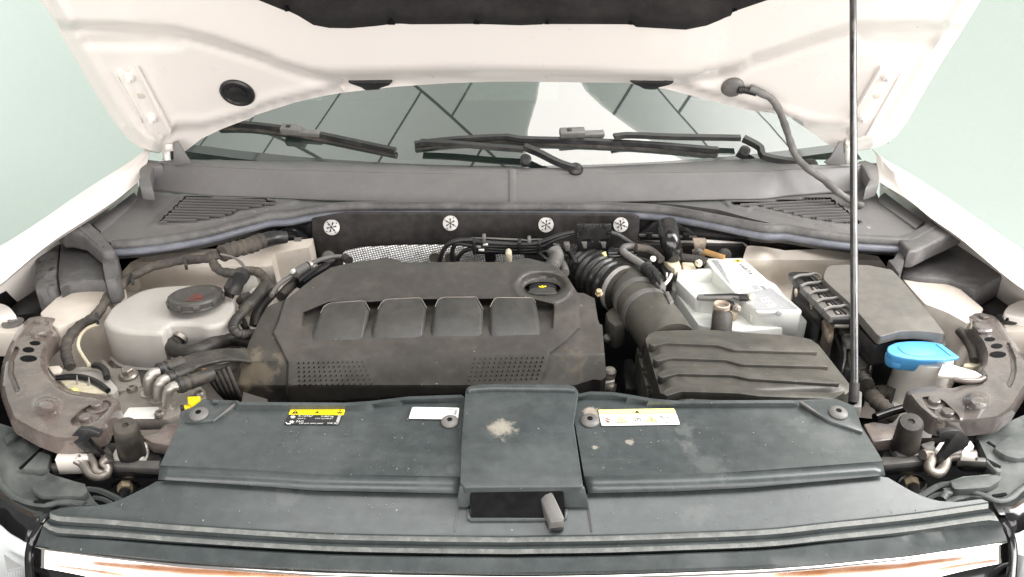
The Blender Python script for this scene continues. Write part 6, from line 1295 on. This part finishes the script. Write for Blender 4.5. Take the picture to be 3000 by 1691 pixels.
# bracket with bolt and strap behind the battery
bs = thing('earth_bracket', 'corroded pale bracket with a bolt behind the battery', 'bracket')
slab('plate', T(1450, 400, 1865, 965, 1990, 965, 2000, 1000, 1985, 1060, 1975, 1180, 1870, 1170, 1860, 1080, 1885, 1070), PY(.78, -.12), .006, 'copper', bs, .002)
c = hit(*T(1450, 400, 1925, 1082)[0], PY(.775, -.12)); bm = NB(); lathe(bm, c, V((0, -1, .2)), [(.009, 0), (.009, .002), (.0062, .002), (.0062, .007), (.0036, .008), (.0036, .013)], 10); O('bolt', bm, 'steel', bs, 25)
M['strap'] = mat('rusty_strap', (.36, .21, .075), .6, dust=((.2, .12, .06), .5, 50))
single('earth_strap', 'short rusty orange strap sloping from the corroded bracket', 'strap', z3(T(1450, 400, 1970, 1085, 2050, 1110, 2160, 1145), .955), .0065, 'strap', n=12, seg=10, flat=.6)
cl2 = thing('positive_clamp', 'cream plastic and brass positive clamp on the rear of the battery', 'battery clamp')
slab('cover', T(1450, 400, 1590, 1165, 1640, 1145, 1740, 1165, 1760, 1230, 1700, 1250, 1640, 1215), PZ(.955), .015, 'cream', cl2, .003)
slab('copper_edge', T(1450, 400, 1660, 1235, 1765, 1215, 1765, 1255, 1665, 1260), PZ(.945), .01, 'orange', cl2, .002)
slab('lug', T(1450, 400, 1760, 1180, 1870, 1185, 1900, 1235, 1780, 1245), PZ(.950), .012, 'cream', cl2, .003)
disc('nut', at(*T(1450, 400, 1915, 1205)[0], .957), V((.3, -.4, .9)), [(.0075, 0), (.0075, .004), (.0055, .004), (.0055, .008), (.003, .009)], 'cream', cl2, 8)
ps = thing('battery_sensor', 'small black battery sensor with a pale wire beside the battery', 'sensor')
slab('body', T(1450, 400, 1560, 1210, 1620, 1195, 1650, 1210, 1690, 1270, 1680, 1330, 1610, 1330), PZ(.945), .03, 'black', ps, .003)
slab('pin', T(1450, 400, 1612, 1280, 1632, 1280, 1630, 1325, 1615, 1320), PZ(.953), .006, 'white', ps, .001)
hose('wire', z3(T(1450, 400, 1665, 1300, 1640, 1350, 1590, 1410, 1560, 1450), .957), .003, 'white', ps, n=14, seg=6)
single('ground_sheath', 'dark braided sheath crossing behind the battery', 'cable', z3(T(1450, 400, 1740, 1140, 1820, 1150, 1930, 1165, 1990, 1185), .95), .009, 'tape', n=16, seg=10, flat=.7)
cc_ = thing('sensor_conduit', 'grey corrugated conduit ending in a black plug by the intake snout', 'conduit')
hose('conduit', z3(T(1450, 400, 1400, 1055, 1300, 1040, 1225, 1045, 1205, 1075, 1260, 1125, 1350, 1180, 1445, 1245), .975, .985, .98, .975), .0066, 'grey', cc_, ridge=(36, .09), n=120, seg=10)
hose('taped_end', z3(T(1450, 400, 1330, 1050, 1430, 1060, 1500, 1100, 1570, 1165), .985, .97), .008, 'tape', cc_, n=14, seg=10)
hose('plug', z3(T(1450, 400, 1430, 1235, 1490, 1300, 1540, 1360), .975), .0115, 'black', cc_, ridge=(4, .1), n=24, seg=12)
slab('plug_clip', T(1450, 400, 1480, 1255, 1520, 1250, 1580, 1340, 1560, 1380, 1500, 1300), PZ(.99), .008, 'black', cc_, .002)
single('ribbed_breather', 'short grey ribbed breather hose at the rear corner of the engine cover', 'hose', z3(T(1450, 400, 555, 1075, 580, 1130, 560, 1190, 520, 1240), .985, .965), .0135, 'grey', None, (13, .06), 90, 18)
br = thing('breather_elbow', 'small grey elbow fitting beside the ribbed breather hose', 'fitting')
hose('elbow', z3(T(1450, 400, 620, 1180, 645, 1230, 660, 1290), .95), .0085, 'grey', br, n=8, seg=12); hose('collar', z3(T(1450, 400, 618, 1172, 628, 1195), .952), .010, 'black', br, n=3, seg=12)
# black connector bracket
cbk = thing('connector_bracket', 'flat black connector bracket standing in front of the bulkhead lining', 'bracket')
CB = PY(.735, -.12)
slab('plate', T(1450, 400, 770, 828, 1100, 828, 1095, 930, 1080, 1000, 1085, 1180, 750, 1180, 780, 1040, 765, 950), CB, .004, 'black', cbk, .002)
for cx, cy in ((850, 860), (1040, 860)):
    slab('clip_post', T(1450, 400, cx - 16, cy - 22, cx + 22, cy - 22, cx + 24, cy + 25, cx - 12, cy + 25), CB, .006, 'black', cbk, .001, d=.010)
for cx in (845, 1025):
    w_ = slab('clip_window', T(1450, 400, cx - 20, 975, cx + 55, 968, cx + 50, 990, cx - 15, 1010), CB, .002, 'dark', cbk, 0, d=.002)
    slab('clip_tongue', T(1450, 400, cx - 30, 1000, cx + 25, 1000, cx + 20, 1058, cx - 8, 1058), CB, .005, 'grey', cbk, .001, d=.006)
for cx, cy in ((782, 925), (785, 948), (1080, 915), (1078, 938), (820, 855), (935, 855), (1000, 855), (920, 1000), (985, 1000)):
    slab('peg', T(1450, 400, cx - 10, cy - 8, cx + 10, cy - 8, cx + 10, cy + 8, cx - 10, cy + 8), CB, .006, 'black', cbk, .001, d=.008)
# cable tray and its cables
ct_ = thing('cable_tray', 'long black cable tray with clips in front of the silver heat shield', 'cable tray')
U = lambda *c: T(1240, 640, *c, k=.15528)
CT = PY(.735, -.12)
slab('tray', U(890, 372, 1090, 380, 1180, 376, 1870, 408, 2000, 430, 2090, 404, 2350, 404, 2350, 700, 1000, 680, 890, 600), up(CT, -.012), .006, 'black', ct_, .002)
slab('tray_edge', U(890, 372, 1090, 380, 1180, 374, 1870, 404, 1950, 420, 2090, 400, 2350, 400, 2350, 412, 2090, 412, 1950, 430, 1180, 388, 1080, 392, 890, 384), CT, .004, 'grey', ct_, .0005, d=-.006)
for x, y0, y1, m in ((965, 440, 690, 'black'), (1145, 350, 490, 'grey'), (1815, 450, 680, 'black'), (2000, 390, 490, 'grey'), (2190, 470, 720, 'black')):
    slab('tray_clip', U(x - 36, y0, x + 36, y0, x + 32, y1, x - 32, y1), CT, .014, m, ct_, .002, d=.016)
slab('port', rnd(U(1160, 660, 1370, 660, 1370, 800, 1330, 830, 1180, 830), 5), CT, .008, 'black', ct_, .002, d=.006)
slab('port_hole', ell(*U(1278, 720)[0], 13, 10, 18), CT, .001, 'dark', ct_, 0, d=.0068)
labs = ('topmost black cable in the tray', 'second black cable from the top of the tray', 'third black cable from the top of the tray', 'lowest black cable in the tray')
cps = (U(300, 820, 350, 660, 460, 500, 640, 425, 900, 405, 1100, 445, 1400, 470, 1800, 490, 2150, 470, 2350, 400, 2600, 310, 2850, 255), U(550, 800, 545, 660, 570, 540, 640, 470, 800, 490, 1000, 520, 1300, 520, 1800, 530, 2250, 520, 2450, 420, 2700, 330, 2860, 285),
       U(640, 790, 700, 680, 800, 600, 950, 560, 1200, 560, 1500, 590, 1800, 600, 2100, 580, 2300, 540), U(980, 620, 1300, 620, 1600, 630, 2000, 640, 2300, 620, 2500, 560))
for pts, lb, r in zip(cps, labs, (.0048, .0045, .0042, .0042)):
    single('engine_cable', lb, 'cable', [(p[0], p[1], hit(p[0], p[1], up(CT, .004)).z) for p in pts], r, 'black', 'cables lying in the tray', n=60, seg=10)
for pts, lb in ((U(2760, 480, 2900, 500, 3080, 580, 3180, 640), 'black cable with a grey clip crossing beside the connector bracket'),):
    single('clipped_cable', lb, 'cable', [(p[0], p[1], hit(p[0], p[1], up(CT, .006)).z) for p in T(1550, 640, 440, 490, 560, 530, 680, 600, 780, 660, 850, 760, 880, 860, k=.15528)], .0056, 'black', n=30, seg=10)
single('upper_pipe', 'black cable arcing down from the connector bracket to the conduit', 'cable', [(p[0], p[1], hit(p[0], p[1], up(CT, .004)).z) for p in T(1550, 640, 1540, 265, 1680, 310, 1820, 400, 1940, 480, 2030, 530, k=.15528)], .0048, 'black', n=30, seg=10)
for q, lb in ((U(1125, 495, 1215, 490, 1220, 515, 1130, 515), 'upper white paper tag on the tray cables'), (U(1040, 590, 1150, 595, 1150, 625, 1040, 620), 'lower white paper tag on the tray cables'), (U(1005, 525, 1085, 530, 1080, 560, 1005, 555), 'dull grey tag between the white ones on the tray cables')):
    o = slab('cable_tag', q, CT, .004, 'sticker' if 'white paper' in lb else 'inkgrey', None, .0005, d=.013); tag(o, lb, 'tag', 'tags on the tray cables')
o = slab('cable_clip', T(1550, 640, 650, 490, 770, 490, 775, 560, 760, 630, 680, 630, 665, 560, k=.15528), CT, .012, 'grey', None, .002, d=.018); tag(o, 'square grey clip on the cable beside the connector bracket', 'clip')
o = slab('beige_plug', U(1550, 680, 1570, 640, 1640, 640, 1670, 690, 1672, 850, 1550, 850), PY(.68), .02, 'cream', None, .004); tag(o, 'beige plug standing behind the rear edge of the engine cover', 'plug')
o = slab('round_marker', ell(*T(1550, 640, 2340, 745, k=.15528)[0], 9, 6.5, 18), PZ(.985), .004, 'sticker', None, .001); tag(o, 'round pale marker on the taped cable end', 'marker')
ot = thing('orange_unit', 'orange plastic unit peeping out behind the intake bellows', 'unit')
slab('body', T(1550, 640, 1700, 800, 1860, 800, 1910, 850, 1985, 870, 1985, 940, 1900, 950, 1760, 850, k=.15528), PZ(.93), .03, 'orange', ot, .003)
hose('black_can', z3(T(1550, 640, 1480, 700, 1750, 690, 2000, 680, k=.15528), .965), .0135, 'gloss', ot, n=8, seg=16)
for k in range(3): hose('yellow_pin', z3(T(1550, 640, 1385 + k * 18, 665 + k * 18, 1440 + k * 6, 645 + k * 24, k=.15528), .985), .002, 'pale_yellow', ot, n=3, seg=6)
# wire from the bonnet: grommet, taped lead
bl_ = thing('bonnet_lead', 'grey taped lead hanging from a grommet in the bonnet down to the scuttle', 'cable')
g0 = hit(*T(1450, 0, 2240, 815)[0], BP); disc('grommet', g0, BP[0], [(.0225, 0), (.0225, .004), (.019, .010), (.011, .013), (.003, .0135)], 'grey', bl_, 28)
lp_ = [hit(*p, up(BP, d)) for p, d in zip(T(2200, 0, -10, 832, 60, 860, 120, 890, 190, 930, 250, 1010, 310, 1150, 350, 1270), (.012, .016, .02, .02, .022, .022, .02))]
lp_ += [at(*p, z) for p, z in zip(T(2200, 400, 400, 130, 450, 220, 560, 320, 700, 420, 830, 530, 960, 610, 1050, 650), (1.09, 1.075, 1.06, 1.045, 1.03, 1.012, 1.002))]
bm = NB(); tube(bm, lp_, wob(.0074), 90, 10); O('lead', bm, 'grey', bl_, 60)
bm = NB(); tube(bm, [hit(*p, up(BP, .014)) for p in T(1450, 0, 2290, 845, 2380, 855, 2460, 875)], .0068, 40, 10, ridge=(9, .12)); O('ribbed_boot', bm, 'black', bl_, 60)
slab('grommet_latch', T(1450, 0, 2240, 850, 2330, 860, 2335, 895, 2230, 875), up(BP, .014), .006, 'grey', bl_, .001)
# ---- small fittings among the hoses
vb = thing('vent_valve', 'dusty white valve body squeezed between reservoir plug and engine cover', 'valve')
slab('body', rnd(J(540, 1090, 690, 1065, 760, 1190, 765, 1330, 640, 1430, 470, 1420, 420, 1330), 6), PZ(.925), .05, 'tank', vb, .008, seg=3)
slab('seam_rib', J(640, 1300, 760, 1290, 765, 1320, 560, 1400), PZ(.929), .01, 'white', vb, .002)
for q, pl_q, lb in ((J(2075, 735)[0], PY(.80, -.12), 'round grey stud on the bulkhead lining beside the silver heat shield'), (T(1450, 400, 2165, 1120)[0], PY(.80, -.12), 'round grey stud behind the battery near the rusty strap')):
    o = disc('lining_stud', hit(*q, pl_q), V((0, -1, .25)), [(.014, -.004), (.014, .002), (.011, .007), (.005, .009)], 'grey', None, 20); tag(o, lb, 'stud', 'studs on the bulkhead')
for pts, zz, r, lb in ((J(1000, 1300, 1020, 1380, 980, 1460, 960, 1560), (.95, .92), .0042, 'thin black lead dropping beside the cable connector'), (G(2120, 330, 2220, 380, 2290, 430, 2330, 520), (.945, .93), .0038, 'thin black lead hugging the side of the reservoir'),
    (T(1450, 400, 640, 1040, 700, 1080, 740, 1140, 760, 1200), (.975, .955), .0045, 'black lead curving down left of the connector bracket'), (T(1450, 400, 1100, 1060, 1200, 1130, 1330, 1140, 1480, 1180), (.97, .96), .0040, 'black lead crossing behind the intake bellows'),
    (R8(600, 640, 680, 800, 720, 950, 800, 1040), (.90, .88), .0055, 'black lead falling beside the lever connector'), (R8(1040, 1120, 1150, 1150, 1260, 1220, 1330, 1300), (.88, .87), .0055, 'black lead beside the thick olive cable'),
    (T(1450, 400, 420, 1100, 470, 1150, 520, 1180, 560, 1260), (.965, .95), .0042, 'black lead tucked under the ribbed breather hose'), (B_(230, 640, 330, 800, 430, 960, 560, 1130), (.90, .89), .0050, 'dark lead running down the side of the battery')):
    single('thin_lead', lb, 'cable', z3(pts, *zz), r, 'black', 'thin leads around the bay', n=24, seg=8)
for i, (p, zz) in enumerate(((T(0, 400, 1745, 1175)[0], .989), (T(0, 400, 1240, 1320)[0], .966), (G(905, 400)[0], .953))):
    o = slab('cable_tie', [(p[0] - 5, p[1] - 8), (p[0] + 4, p[1] - 9), (p[0] + 6, p[1] + 9), (p[0] - 3, p[1] + 10)], PZ(zz + .008), .012, 'black', None, .001)
    tag(o, ('black clip on the wiring loom below the scuttle', 'black clip on the wiring loom where it bends past the foam pad', 'black clip on the wiring loom beside the reservoir')[i], 'clip', 'clips on the wiring loom')
# ================================================================== put every thing's Empty at its base
for t in THINGS:
    if not t.children: continue
    lo = [1e9] * 3; hi = [-1e9] * 3
    for c in t.children:
        for q in c.bound_box:
            p = WL[c.name] + V(q)
            for i in range(3): lo[i] = min(lo[i], p[i]); hi[i] = max(hi[i], p[i])
    L = V(((lo[0] + hi[0]) / 2, (lo[1] + hi[1]) / 2, lo[2])); t.location = L
    for c in t.children: c.location = c.location - L
